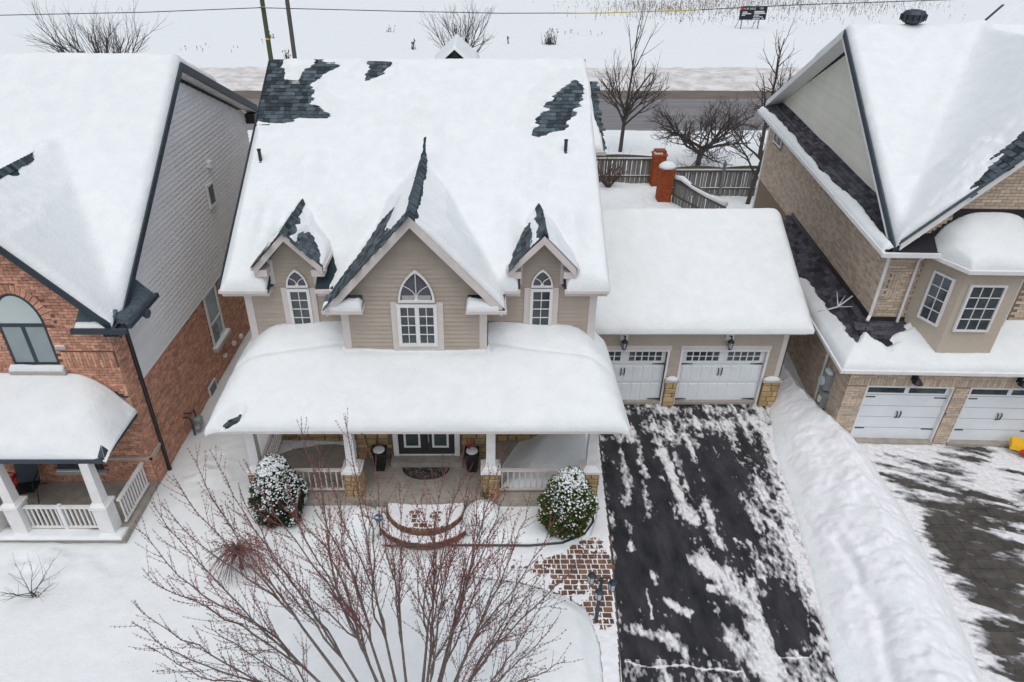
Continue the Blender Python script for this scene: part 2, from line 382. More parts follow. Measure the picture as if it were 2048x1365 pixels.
def window(parent, fr, u0, u1, z0, z1, cols, rows, frame=WHITE, glass=GLASS, fw=.07, mun=.02, d=.07, sash=1, name='window'):
    mb = fr.mb(); th = .06
    mb.box(u0, u0 + fw, d - th, d + .02, z0, z1).box(u1 - fw, u1, d - th, d + .02, z0, z1)
    mb.box(u0 + fw, u1 - fw, d - th, d + .02, z0, z0 + fw).box(u0 + fw, u1 - fw, d - th, d + .02, z1 - fw, z1)
    sw = (u1 - u0 - 2 * fw) / sash; cells = []
    for s in range(sash):
        a = u0 + fw + s * sw; b = a + sw
        if s: mb.box(a - fw * .6, a + fw * .6, d - th, d + .018, z0 + fw, z1 - fw)
        a += fw * .6 if s else 0; b -= fw * .6 if s < sash - 1 else 0
        du = (b - a) / cols; dz = (z1 - z0 - 2 * fw) / rows
        for i in range(1, cols): mb.box(a + du * i - mun / 2, a + du * i + mun / 2, d - th, d + .002, z0 + fw, z1 - fw)
        for j in range(1, rows): mb.box(a, b, d - th, d + .004, z0 + fw + dz * j - mun / 2, z0 + fw + dz * j + mun / 2)
        cells += [(a + du * i, a + du * (i + 1), z0 + fw + dz * j, z0 + fw + dz * (j + 1)) for i in range(cols) for j in range(rows)]
    wo = mb.build(name, frame, parent)
    for a, b, p, q in cells: fr.mb().box(a, b, d - .036, d - .022, p, q).build('pane', glass, wo)
    return wo
def arch_pts(u0, u1, z0, z1, n=10):     # pointed arch, left foot to right foot
    w_ = (u1 - u0) / 2; h = z1 - z0; rr = (w_ * w_ + h * h) / (2 * w_); pts = []
    for i in range(n + 1):
        z = h * i / n; pts.append((u0 + rr - math.sqrt(max(rr * rr - z * z, 0)), z0 + z))
    return pts + [(u0 + u1 - a, b) for a, b in pts[-2::-1]]
def arch_window(parent, fr, u0, u1, z0, z1, frame=WHITE, glass=GLASSD, fw=.06, spokes=3, d=.07):
    o = arch_pts(u0, u1, z0, z1); i_ = arch_pts(u0 + fw, u1 - fw, z0 + fw, z1 - fw * 1.35); mb = fr.mb(); n = len(o)
    for k in range(n - 1):
        (a, b), (c, e), (f, g), (h, l) = o[k], o[k + 1], i_[k + 1], i_[k]
        mb.hexa([(a, d - .03, b), (c, d - .03, e), (f, d - .03, g), (h, d - .03, l), (a, d + .03, b), (c, d + .03, e), (f, d + .03, g), (h, d + .03, l)])
    mb.box(u0, u1, d - .03, d + .028, z0, z0 + fw)
    m = (u0 + u1) / 2; zz = z0 + fw
    mb.box(m - .04, m + .04, d - .025, d + .012, zz, zz + .05)
    tips = [(u0 + (u1 - u0) * .14, z0 + (z1 - z0) * .52), (u1 - (u1 - u0) * .14, z0 + (z1 - z0) * .52)] + ([(m, z1 - fw)] if spokes == 3 else [])
    for (a, b) in tips:
        pts = []
        for k in range(7):
            t = k / 6; bow = .10 * (u1 - u0) * math.sin(math.pi * t) * (0 if abs(a - m) < .02 else (1 if a > m else -1))
            pts.append((m + (a - m) * t - bow * .9, d - .005, zz + (b - zz) * t + abs(bow) * .35))
        mb.tube(pts, .012, 5)
    wo = mb.build('arch_window', frame, parent)
    fr.mb().prism([(a, d - .034, b) for a, b in i_], tuple((0, .012, 0))).build('arch_pane', glass, wo)
    return wo

# ================================================================== THE SETTING: ground, road, drives
def sheet(name, poly, z, mat, parent=None):
    mb = MB(); mb.add([(x, y, z) for x, y in poly], [tuple(range(len(poly)))]); o = mb.build(name, mat, parent)
    if not parent: o['kind'] = 'structure'
    return o
sheet('ground', [(-3000, -200), (3000, -200), (3000, 4000), (-3000, 4000)], -.30, SOIL)
DRIVE = [(2.55, 4.6), (2.85, 7), (3.1, 9.5), (3.35, 12), (3.72, 16.9), (3.75, 18.85), (9.85, 18.85), (9.7, 16.7), (8.0, 8.8), (7.2, 4.6)]
driveway = sheet('driveway', DRIVE, 0.0, ASPH)
road = sheet('road', [(-800, 54.9), (800, 54.9), (800, 66.6), (-800, 66.6)], .0, ROADM)
shoulder = sheet('road_shoulder', [(-800, 66.6), (800, 66.6), (800, 71), (-800, 71)], .004, SHOULD)
NDR = [(10.4, 4.6), (10.9, 8.8), (11.4, 10.9), (11.75, 16.8), (24, 16.8), (24, 4.6)]
nbr_drive = sheet('neighbour_driveway', NDR, -.05, SOIL)
xs_bank_y = [4.6, 8.76, 12.0, 16.7, 18.6, 22]
def bank_l(Y): return np.interp(Y, xs_bank_y, [6.9, 7.65, 8.35, 9.15, 9.75, 9.9])
def bank_r(Y): return np.interp(Y, [4.6, 8.76, 10.9, 14, 16.7, 18.6, 22], [10.1, 10.85, 11.35, 11.75, 11.75, 11.2, 11.2])
PATH = [(-.6, 12.45), (1.3, 12.42), (2.2, 12.52), (2.85, 12.85), (3.1, 13.5), (3.15, 16.9), (3.72, 16.9), (3.35, 12), (3.15, 9.9), (2.75, 7), (2.45, 7), (2.62, 9.6), (2.45, 10.55), (1.9, 10.95), (.9, 11.3), (-.6, 11.5)]
STEPC = (-1.55, 13.72)
def ground_h(X, Y):
    z = .24 + .16 * fbm(X * .16, Y * .16, 2) + .09 * fbm(X * .8, Y * .8, 4) + .02 * fbm(X * 4, Y * 4, 6)
    # lawn mound beside the walk, bed in front of the porch, drifts
    z = z + .16 * np.exp(-(((X - 1.6) / 1.6) ** 2 + ((Y - 9.2) / 1.3) ** 2))
    z = z + .12 * np.exp(-(((X + 8.1) / .9) ** 2 + ((Y - 16.5) / 3) ** 2))
    fp = np.exp(-(((X + 8.0) / .7) ** 2 + ((Y - 15.2) / .9) ** 2)); z = z + fp * .5 * fbm(X * 3, Y * 3, 31)
    fp = np.exp(-(((X + 10.8) / 1.5) ** 2 + ((Y - 11.7) / .6) ** 2)); z = z + fp * .4 * fbm(X * 2.4, Y * 2.4, 33)
    bed = ((X > -6.2) & (X < 3.0) & (Y > 12.55) & (Y < 14)); z = z + .05 * bed
    st = np.hypot((X - STEPC[0]), (Y - STEPC[1])) - 1.42
    z = np.minimum(z, np.where((st < .5), np.clip(st, -.3, 1) * .55 + .03, 9))
    # plough bank between the two drives
    l, r = bank_l(Y), bank_r(Y); s = (X - l) / (r - l); s = s + (.22 * fbm(X * .6, Y * .45, 14) + .10 * fbm(X * 1.8, Y * 1.8, 15)) * np.clip(s * (1 - s) * 4, 0, 1)
    prof = np.where(s < .60, np.clip(s / .60, 0, 1) ** .9, np.clip((1 - s) / .40, 0, 1) ** .62)
    lump = .30 * fbm(X * .5, Y * .5, 11) + .22 * fbm(X * 1.7, Y * 1.7, 12) + .10 * fbm(X * 5, Y * 5, 13)
    groove = -.13 * np.exp(-((s - .30 - .06 * np.sin(Y * .8)) / .05) ** 2) * (Y < 12.5)
    hp = np.interp(Y, [4, 8, 12, 16, 18, 21], [.72, .82, .88, 1.0, .85, .5])
    bk = np.where((Y < 23) & (s > 0) & (s < 1), prof * (hp + lump) + groove, -1)
    inb = (X > l - .05) & (X < r + .05) & (Y < 23)
    # cleared surfaces
    dr = sdf(X, Y, DRIVE); z = np.where(dr < .8, np.minimum(z, np.clip(dr, -.2, 1) * .5 - .015), z)
    nd = sdf(X, Y, NDR); z = np.where(nd < .5, np.minimum(z, np.clip(nd, -.3, 1) * .6 - .02), z)
    p0 = sdf(X, Y, PATH); pa = np.maximum(p0 + .14 * fbm(X * 1.6, Y * 1.6, 41), p0 * .5); z = np.where(p0 < .7, np.minimum(z, np.clip(pa, 0, 1) * .75 + .052 - .2 * sstep(.04, .16, -p0)), z)
    z = np.where(inb, np.maximum(z, bk), z)
    rd = np.where(Y < 60, 54.9 - Y, Y - 71) + .35 * fbm(X * .3, Y * .3, 19); z = np.where(rd < 1.2, np.minimum(z, np.clip(rd, -.4, 1.2) * .4 - .02), z)
    rip = np.exp(-((Y - 112) / 60.) ** 2) * .5 * fbm(X * .03, Y * .08, 21) * (Y > 74); z = z + rip
    z = z + .18 * fbm(X * .5, Y * .5, 55) * ((Y > 25) & (Y < 54)) + .07 * fbm(X * 2, Y * 2, 57) * ((Y > 34) & (Y < 45))
    return z
_gh = ground_h
def ground_h(X, Y):
    z = _gh(X, Y)
    for k in range(9):
        fx, fy = 9.2 + .10 * k + .16 * (k % 2), 36.4 + .52 * k; z = z - .14 * np.exp(-(((X - fx) / .16) ** 2 + ((Y - fy) / .22) ** 2))
    return z
def grow_axis(a, b, n, base): return list(a + (b - a) * (np.linspace(0, 1, n) ** base))
gx = np.unique(np.round(np.concatenate([-16 - np.array(grow_axis(0, 900, 60, 3.2)), np.arange(-16, -6, .11), np.arange(-6, 13, .07), np.arange(13, 26, .3), 26 + np.array(grow_axis(0, 900, 50, 3))]), 3))
gy = np.unique(np.round(np.concatenate([np.arange(3, 7.5, .12), np.arange(7.5, 19, .07), np.arange(19, 60, .22), np.arange(60, 80, .5), np.arange(80, 180, 2.5), 180 + np.array(grow_axis(0, 3000, 25, 2.5))]), 3))
GX, GY = np.meshgrid(gx, gy, indexing='ij')
o = grid_mesh('snow_ground', gx, gy, np.ones((len(gx) - 1, len(gy) - 1), bool), ground_h(GX, GY), GX * 0 - .2, SNOWR if False else SNOW, skirt=False); o['kind'] = 'structure'
def gz(x, y): return float(ground_h(np.array([[x]]), np.array([[y]]))[0, 0])
# rougher ploughed snow laid over the bank
bx = np.arange(6.4, 12.3, .05); by = np.arange(5.0, 19.5, .05); BX, BY = np.meshgrid(bx, by, indexing='ij')
bs = (BX - bank_l(BY)) / (bank_r(BY) - bank_l(BY)); kp = (bs > .03) & (bs < .97)
bz = ground_h(BX, BY) + .01 + .16 * fbm(BX * 1.6 + .4 * BY, BY * 1.6, 73, 6) + .10 * np.abs(fbm(BX * 3.7, BY * 3.7, 74, 5)) + .03 * fbm(BX * 14, BY * 14, 72, 3) - .10 * np.clip(np.abs(bs - .5) - .36, 0, 1) / .14
o = grid_mesh('snow_bank', bx, by, kp[:-1, :-1], bz, bz - .3, SNOWR); o['kind'] = 'structure'
# dirty bank along the far side of the road
dx = np.arange(-60, 60, .4); dy = np.arange(70.2, 79.5, .3); DX, DY = np.meshgrid(dx, dy, indexing='ij')
dp = np.interp(DY, [70.2, 71.2, 73.0, 75.5, 78.0, 79.2], [-.1, .5, .85, 1.1, .8, -.1])
dz = dp * (1 + .5 * fbm(DX * .25, DY * .3, 81)) + .35 * fbm(DX * .9, DY * .9, 82) + .2 * fbm(DX * 2.2, DY * 2.2, 83)
o = grid_mesh('roadside_snow_bank', dx, dy, np.ones((len(dx) - 1, len(dy) - 1), bool), dz, dz, SNOWD, skirt=False); o['kind'] = 'structure'
# thin trampled snow left on the asphalt drive: thickness from streaks measured in the photo
def gp(*q): return [tuple(onZ(a, b)[:2]) for a, b in q]
sx = np.arange(2.5, 9.9, .026); sy = np.arange(7.6, 18.85, .026); SX, SY = np.meshgrid(sx, sy, indexing='ij')
cov = np.full(SX.shape, .06); WXn = .22 * fbm(SX * 1.7, SY * 1.1, 97) + .10 * fbm(SX * 6, SY * 6, 98); WYn = .34 * fbm(SX * 1.5, SY * 1.5, 99) + .10 * fbm(SX * 6, SY * 6, 100)
def streak(px, wd, a):
    global cov
    d = segd(SX + WXn, SY + WYn, gp(*px)); cov = np.maximum(cov, a * np.exp(-(d / wd) ** 2))
streak([(1320, 900), (1350, 970), (1383, 1040)], .24, 1.0); streak([(1345, 905), (1372, 975)], .16, .95)
streak([(1240, 905), (1252, 960), (1256, 1010)], .18, .80); streak([(1283, 890), (1288, 950), (1292, 1040)], .15, .70)
streak([(1408, 1000), (1420, 1050), (1440, 1095)], .24, .95); streak([(1390, 1120), (1450, 1150), (1500, 1220), (1545, 1365)], .36, .95)
streak([(1500, 1160), (1520, 1240), (1550, 1320)], .2, .85); streak([(1420, 1170), (1470, 1165)], .16, .9)
streak([(1300, 1140), (1312, 1165)], .14, .8); streak([(1290, 1180), (1303, 1235)], .05, .9); streak([(1340, 1200), (1375, 1220)], .17, .85)
streak([(1270, 1260), (1320, 1280)], .22, .72); streak([(1340, 1280), (1390, 1310)], .28, .70); streak([(1470, 1270), (1510, 1330)], .38, .78)
streak([(1250, 1326), (1340, 1332), (1430, 1334), (1480, 1342)], .035, 1.0); streak([(1555, 1318), (1620, 1318), (1650, 1280)], .04, .95)
streak([(1260, 1090), (1262, 1100)], .1, .8); streak([(1470, 1080), (1480, 1085)], .07, .9); streak([(1510, 1120), (1530, 1145)], .1, .85)
streak([(1480, 880), (1530, 960)], .35, .62); streak([(1545, 1000), (1590, 1120), (1620, 1200)], .28, .66); streak([(1350, 850), (1450, 850), (1530, 840)], .62, .74); streak([(1240, 870), (1330, 850), (1340, 880)], .5, .66); streak([(1335, 850), (1420, 905), (1430, 930)], .3, .68); streak([(1210, 880), (1300, 880), (1400, 870), (1540, 880)], .28, .60); streak([(1375, 880), (1385, 920)], .2, .78)
ed = np.interp(SY, xs_bank_y, [6.9, 7.65, 8.35, 9.15, 9.75, 9.9]) - SX
cov = np.maximum(cov, np.where(ed < .35, .85, .72 - .17 * ed) - .22 * (SY < 11.5) * np.clip(ed, 0, 1)); cov = np.maximum(cov, .62 * np.exp(-((SY - 18.5) / .5) ** 2))
cov = np.maximum(cov, .60 * np.exp(-((SX - np.interp(SY, [7, 9.5, 12, 16.9], [2.85, 3.1, 3.35, 3.72])) / .13) ** 2)); cov = np.maximum(cov, .48 * (SY < 9.3))
for (px, py, rr) in ((1420, 950, .75), (1500, 900, .42), (1330, 1080, .5), (1350, 850, .25), (1580, 1220, .6), (1470, 1050, .4), (1250, 1150, .4)):
    p = onZ(px, py); cov = cov - .45 * np.exp(-(((SX - p.x) / rr) ** 2 + ((SY - p.y) / (rr * 1.3)) ** 2))
fn = fbm(SX * 2.2, SY * 1.4, 91, 3) * .50 + fbm(SX * 6 + SY * 1.5, SY * 3, 92, 4) * .75 + fbm(SX * 17, SY * 8, 93, 3) * 1.0 + fbm(SX * 5.5, SY * .55, 94, 4) * .95
tk = cov + fn * (.74 + .33 * (1 - np.clip(cov * 1.25, 0, 1))) - .49
SZ = np.clip(tk * .038, -.02, .022) + .004 * fbm(SX * 14, SY * 14, 95)
ins = sdf(SX, SY, DRIVE) < -.02
o = grid_mesh('driveway_snow', sx, sy, (ins[:-1, :-1] & ins[1:, 1:]), SZ, SZ, SNOWT, skirt=False); o['kind'] = 'stuff'
# neighbour's stone drive: slabs, with swept snow over them
me_s = []
for k in range(3):
    mb = MB(); a = .20 + .1 * k; mb.hexa([(-a, -.149, -.03), (a, -.149, -.03), (a, .149, -.03), (-a, .149, -.03), (-a + .004, -.146, 0), (a - .004, -.146, 0), (a - .004, .146, 0), (-a + .004, .146, 0)]); me_s.append((a * 2 + .004, mb.mesh('paving_slab', SLAB, center=False)[0]))
y = 6.2; cnt = 0
while y < 16.7:
    x = float(np.interp(y, [4.6, 8.76, 10.9, 16.7], [10.3, 10.9, 11.4, 11.75])) - random.uniform(0, .3); lim = min(18.5, 1083 / FPX * (y * _c + 14 * _s) + .4)
    while x < lim:
        wd, me = random.choice(me_s); link('paving_slab', me, (x + wd / 2, y, 0.0 + random.uniform(-.004, .004)), nbr_drive); x += wd; cnt += 1
    y += .304 if y < 9 else .302
nx = np.arange(10.2, 19.2, .035); ny = np.arange(6.4, 16.85, .035); NX, NY = np.meshgrid(nx, ny, indexing='ij')
a_ = NX * .93 + NY * -.36; b_ = NX * .36 + NY * .93
fn = fbm(a_ * .8, b_ * 4.6, 101, 5) * 1.5 + fbm(NX * .7, NY * .7, 103, 3) * .9 + fbm(a_ * 5, b_ * 14, 104, 3) * .7
dl = NX - np.interp(NY, [4.6, 8.76, 10.9, 14, 16.7], [10.1, 10.85, 11.35, 11.75, 11.75])
tk = fn + .03 + .6 * np.exp(-(dl / .45) ** 2) + .25 * np.exp(-((NY - 16.8) / .4) ** 2) * (NX > 13) - .35 * np.exp(-(((NX - 12.6) / 1.0) ** 2 + ((NY - 11.8) / 2.2) ** 2)) + .30 * np.exp(-(((NX - 15.5) / 1.2) ** 2 + ((NY - 15.2) / .9) ** 2))
NZ = np.clip(tk * .04, -.02, .04) + .006 * fbm(NX * 11, NY * 11, 105)
o = grid_mesh('swept_snow', nx, ny, np.ones((len(nx) - 1, len(ny) - 1), bool), NZ, NZ, SNOWT, skirt=False); o['kind'] = 'stuff'
# brick walk with pavers as pieces
walk = sheet('walkway', PATH, .012, SOIL)
me_p = []
for wd in (.12, .165, .215, .24):
    mb = MB(); a = wd / 2 - .006; b = .074; mb.hexa([(-a, -b, -.03), (a, -b, -.03), (a, b, -.03), (-a, b, -.03), (-a + .012, -b + .012, 0), (a - .012, -b + .012, 0), (a - .012, b - .012, 0), (-a + .012, b - .012, 0)]); me_p.append((wd, mb.mesh('paver', PAVER, center=False)[0]))
cand = []
y = 9.6
while y < 13.4:
    x = -.6 + random.uniform(-.1, 0)
    while x < 3.75:
        wd, me = random.choice(me_p); cand.append((x + wd / 2, y, me)); x += wd
    y += .16
PX = np.array([c[0] for c in cand]); PY = np.array([c[1] for c in cand]); ok = sdf(PX, PY, PATH) < -.05
cand = [c for c, k in zip(cand, ok) if k]; cand.sort(key=lambda c: -c[0])
for x, y, me in cand[:300]: link('paver', me, (x, y, .052 + random.uniform(-.003, .003)), walk, (0, 0, random.uniform(-.03, .03)))
ux = np.arange(-.8, 3.8, .026); uy = np.arange(7.0, 17.0, .026); UX, UY = np.meshgrid(ux, uy, indexing='ij')
dpx = np.clip((2.0 - UX) / 1.9, 0, 1)
tk = .66 * dpx + .07 + fbm(UX * 7, UY * 7, 111, 4) * 1.1 + fbm(UX * 1.4, UY * 1.4, 112, 3) * .8 + 1.3 * sstep(12.55, 13.3, UY) + .7 * (1 - sstep(9.2, 10.1, UY)) + .5 * np.exp(-((UY - 12.45) / .3) ** 2) * (UX < 2.2)
tk = tk - .7 * np.exp(-(((UX - 3.15) / .24) ** 2 + ((UY - 11.3) / .8) ** 2)) - .3 * np.exp(-(((UX - 2.2) / .8) ** 2 + ((UY - 11.7) / .5) ** 2))
UZ = .046 + np.clip(tk * .05, -.007, .04) + .003 * fbm(UX * 14, UY * 14, 114)
ins = sdf(UX, UY, PATH) < -.03
o = grid_mesh('walkway_snow', ux, uy, ins[:-1, :-1] & ins[1:, 1:], UZ, UZ, SNOWR, skirt=False); o['kind'] = 'stuff'
# dark edging round the bed
ep = [(-3.2, 12.45), (-2.6, 12.42), (-.4, 12.47), (1.25, 12.46), (2.1, 12.55), (2.72, 12.85), (3.02, 13.3), (3.06, 13.9)]
mb = MB(); mb.tube([(a, b, .13 if a > -.5 else .16) for a, b in ep], .030, 6); tag(mb.build('garden_edging', BLACK), 'thin dark edging curving round the snowy bed in front of the porch', 'edging')

# ================================================================== BEIGE HOUSE
H = root('beige_house', 'beige sided house with pointed gables, wide front porch and double garage', 'house', (-1.7, 16.3, 0))
XL, XR, YM, YB = -6.38, 3.06, 16.3, 15.5
SL = .571; YE, ZE = 15.9, 5.9; YR, ZR = 23.5, 10.24
def zmain(y): return ZE + (y - YE) * SL
wl = MB()
wl.prism([(XL, YM, 0), (XL, YM, 5.7), (XL, YR, ZR - .3), (XL, 30.5, 5.7), (XL, 30.5, 0)], (XR - XL, 0, 0)).box(-3.66, .1, YB, YM + .02, 0, 5.6)
wl.prism([(-3.66, YB, 5.6), (.1, YB, 5.6), (.1, YB, 5.85), (-1.78, YB, 7.92), (-3.66, YB, 5.85)], (0, 3.5, 0))
DORM = [(-4.98, 1.16, .90, 6.54, 7.49), (1.55, 1.14, .88, 6.48, 7.40)]     # x, wall width, half roof, eave z, apex z
for x, wd, hf, ez, az in DORM:
    a = wd / 2; wl.prism([(x - a, YM - .01, 5.0), (x + a, YM - .01, 5.0), (x + a, YM - .01, ez - .02), (x, YM - .01, az - .25), (x - a, YM - .01, ez - .02)], (0, 1.9, 0))
wall = wl.build('wall', BEIGE, H)
fm = Fr((0, YM, 0), (1, 0, 0)); fb = Fr((0, YB, 0), (1, 0, 0)); fd = Fr((0, YM - .01, 0), (1, 0, 0))
siding(wall, fb, [(-3.5, 3.9), (-.03, 3.9), (-.03, 5.85), (-1.76, 7.85), (-3.5, 5.85)], .125, BEIGE, t=.028)
siding(wall, fm, [(XL + .16, 3.2), (-3.68, 3.2), (-3.68, 5.75), (XL + .16, 5.75)], .125, BEIGE, t=.028)
siding(wall, fm, [(.12, 3.2), (XR - .16, 3.2), (XR - .16, 5.75), (.12, 5.75)], .125, BEIGE, t=.028)
for x, wd, hf, ez, az in DORM:
    a = wd / 2; siding(wall, fd, [(x - a, 5.76), (x + a, 5.76), (x + a, ez + .0), (x, az - .3), (x - a, ez + .0)], .115, BEIGE)
def trim(fr, u0, u1, z0, z1, d=.035, name='trim_board', m=TRIM): return fr.mb().box(u0, u1, .0, d, z0, z1).build(name, m, H)
trim(fb, -3.68, -3.48, 3.7, 5.62); trim(fb, -.08, .12, 3.7, 5.62); trim(fm, XL - .02, XL + .17, 3.0, 5.75); trim(fm, XR - .17, XR + .02, 3.0, 5.75)
MB().box(XR + .001, XR + .03, YM - .03, YM + .16, 2.6, 5.75).build('trim_board', TRIM, H); MB().box(XL - .03, XL - .001, YM - .03, YM + .16, 2.6, 5.75).build('trim_board', TRIM, H)
for x, wd, hf, ez, az in DORM:
    a = wd / 2
    for s in (-1, 1): fd.mb().box(x + s * a - .07, x + s * a + .07, .0, .04, 5.85 if s < 0 else 5.85, ez + .02).build('trim_board', TRIM, H)
# roof: main slopes, bay gable, dormers
BX_, BHW, BEZ, BAZ = -1.72, 2.25, 5.78, 8.21
rf = MB()
RX0, RX1 = -6.86, 3.28
roof_slab(rf, (RX0, YE + .001, ZE), (XL + .8 - .03, YE, ZE), (XL + .8 - .03, YR, ZR), (RX0, YR, ZR))
cuts = [(-5.6, -4.36), (-3.9, .46), (.98, 2.14)]
prev = RX0
rf = MB()
for a, b in cuts + [(RX1, RX1)]:
    if a - prev > .02: roof_slab(rf, (prev, YE, ZE), (a, YE, ZE), (a, YR, ZR), (prev, YR, ZR))
    if b > a: roof_slab(rf, (a, 16.32, zmain(16.32)), (b, 16.32, zmain(16.32)), (b, YR, ZR), (a, YR, ZR))
    prev = b
roof_slab(rf, (RX0, YR, ZR), (RX1, YR, ZR), (RX1, 31, ZE - .1), (RX0, 31, ZE - .1))
yend = YE + (BAZ - ZE) / SL
for s in (-1, 1):
    ex = BX_ + s * BHW; roof_slab(rf, (ex, 15.1, BEZ), (BX_, 15.1, BAZ), (BX_, yend, BAZ), (ex, 16.0, BEZ), .12)
for x, wd, hf, ez, az in DORM:
    ye = YE + (az - ZE) / SL; yo = YE + (ez - ZE) / SL
    for s in (-1, 1): roof_slab(rf, (x + s * hf, 15.88, ez), (x, 15.88, az), (x, ye, az), (x + s * hf, yo, ez), .10)
roof = rf.build('roof', TEALD, H)
# rake boards on gables
def rake(fr_y, x0, z0, x1, z1, hgt=.2, d=.03, name='rake_board', m=TRIM, drop=.10):
    mb = MB(); mb.hexa([(x0, fr_y - d, z0 - hgt - drop), (x1, fr_y - d, z1 - hgt - drop), (x1, fr_y + .02, z1 - hgt - drop), (x0, fr_y + .02, z0 - hgt - drop), (x0, fr_y - d, z0 - .03), (x1, fr_y - d, z1 - .03), (x1, fr_y + .02, z1 - .03), (x0, fr_y + .02, z0 - .03)]); return mb.build(name, m, H)
for s in (-1, 1): rake(15.1, BX_ + s * (BHW - .03), BEZ + .03, BX_, BAZ)
for x, wd, hf, ez, az in DORM:
    for s in (-1, 1):
        rake(15.88, x + s * (hf - .02), ez + .02, x, az, .17, drop=.08)
        MB().box(x + s * hf - (.33 if s > 0 else 0), x + s * hf + (.33 if s < 0 else 0), 15.9, 16.28, ez - .30, ez - .12).build('soffit', TRIM, H)
        g = MB(); gx0 = x + s * (hf + .06); g.box(min(gx0, x + s * hf), max(gx0, x + s * hf), 15.86, YE + (ez - ZE) / SL, ez - .12, ez - .01); g.build('gutter', TRIM, H)
for y0, m in ((RX0, 0), (RX1, 1)):
    mb = MB(); e = .012 if m else -.012; a, b = (y0, y0 + .03) if m else (y0 - .03, y0)
    mb.hexa([(a, YE, ZE - .16), (b, YE, ZE - .16), (b, YR, ZR - .16), (a, YR, ZR - .16), (a, YE, ZE + .05), (b, YE, ZE + .05), (b, YR, ZR + .05), (a, YR, ZR + .05)]); mb.build('drip_edge', TEAL, H)
prev = RX0
for a, b in cuts + [(RX1, RX1)]:
    if a - prev > .05:
        MB().box(prev, a, YE - .12, YE - .005, ZE - .10, ZE - .02).build('gutter', TRIM, H)
        MB().box(prev + .03, a, YE + .02, YM, ZE - .24, ZE - .15).build('soffit', TRIM, H)
    prev = b
# bay eave returns
for s in (-1, 1):
    xe = BX_ + s * (BHW + .08); xi = BX_ + s * (BHW - .95); a, b = min(xe, xi), max(xe, xi)
    MB().box(a, b, 15.02, 15.49, BEZ - .17, BEZ - .08).build('eave_return', TRIM, H)
    mb = MB(); mb.hexa([(a + .04, 15.06, BEZ - .079), (b - .04, 15.06, BEZ - .079), (b - .04, 15.49, BEZ - .079), (a + .04, 15.49, BEZ - .079), (a + .05, 15.07, BEZ - .06), (b - .05, 15.07, BEZ - .06), (b - .05, 15.49, BEZ + .16), (a + .05, 15.49, BEZ + .16)]); mb.build('return_roof', TEAL, H)
    MB().box(min(xe, xe - s * .09), max(xe, xe - s * .09), 15.495, 15.9, BEZ - .17, BEZ - .07).build('gutter', TRIM, H)
    sx0, sx1 = (a + .25, b - .02) if s < 0 else (a + .02, b - .2)
    snow('return_snow', 'small snow heap on the %s eave return of the central gable' % ('left' if s < 0 else 'right'), sx0 if s > 0 else a + .03, sx1 if s > 0 else b - .03, 15.05, 15.48, .03, lambda X, Y: BEZ - .05 + (Y - 15.07) * .45, T=.12, r=.1, tf=(lambda X, Y, t, s=s, a=a, b=b: t + .04 - .34 * sstep(.30, .52, (Y - 15.05) / .43 - (.22 if s < 0 else .30) * ((X - a if s < 0 else b - X) / (b - a)) ** 1.5)), nsc=2)
# windows
wb = window(H, fb, -2.21, -1.18, 4.42, 5.68, 2, 4, sash=2, fw=.09)
for u0, u1, z0, z1 in ((-2.37, -2.21, 4.27, 5.72), (-1.18, -1.02, 4.27, 5.72), (-2.21, -1.18, 4.27, 4.42)): trim(fb, u0, u1, z0, z1, .05, 'window_trim')
arch_window(H, fb, -2.16, -1.22, 5.74, 6.66)
fb.mb().box(-2.06, -1.32, .049, .054, 5.8, 5.93).build('curtain', CURT, H)
for (x, wd, hf, ez, az), ua in zip(DORM, (-4.92, 1.58)):
    window(H, fd, ua - .30, ua + .30, 4.5, 5.72, 2, 4, fw=.08)
    for u0, u1, z0, z1 in ((ua - .46, ua - .30, 4.3, 5.74), (ua + .30, ua + .46, 4.3, 5.74), (ua - .30, ua + .30, 4.3, 4.5)): trim(fd, u0, u1, z0, z1, .05, 'window_trim')
    arch_window(H, fd, ua - .29, ua + .29, 5.77, 6.3, spokes=2, fw=.05)
# shingle patches seen through the snow
pm = (0, YE, ZE); nl = math.hypot(SL, 1); nm = (0, -SL / nl, 1 / nl)
def rp(*q): return [tuple(onP(a, b, pm, nm)[:2]) for a, b in q]
PATA = rp((522, 118), (560, 118), (562, 150), (563, 166), (600, 168), (612, 148), (638, 122), (648, 128), (668, 128), (672, 132), (640, 150), (622, 170), (622, 190), (618, 212), (640, 225), (655, 237), (600, 240), (540, 248), (515, 246))
PATB = rp((742, 126), (778, 126), (776, 140), (758, 155), (733, 161), (730, 152), (738, 138))
PATC = rp((1145, 166), (1156, 176), (1155, 205), (1140, 232), (1118, 258), (1095, 262), (1085, 275), (1075, 272), (1082, 250), (1100, 222), (1115, 195))
PATC = [(a + (.10 if k < 6 else -.10), b) for k, (a, b) in enumerate(PATC)]
PATD = [(-3.97, 15.9), (-4.36, 15.9), (-4.36, 16.6), (-3.9, 16.55)]
mapm = lambda u, v: (u, YE + v / nl * 1.0, ZE + v / nl * SL)
for p, m in ((PATA, .2), (PATB, .16), (PATC, .16)):
    ax = [q[0] for q in p]; ay = [q[1] for q in p]
    shingles(roof, TEAL, None, near([p], m), max(min(ax) - .2, RX0 + .1), max(ax) + .2, (min(ay) - .25 - YE) * nl, (min(max(ay) + .2, YR - .1) - YE) * nl, mapm, None)
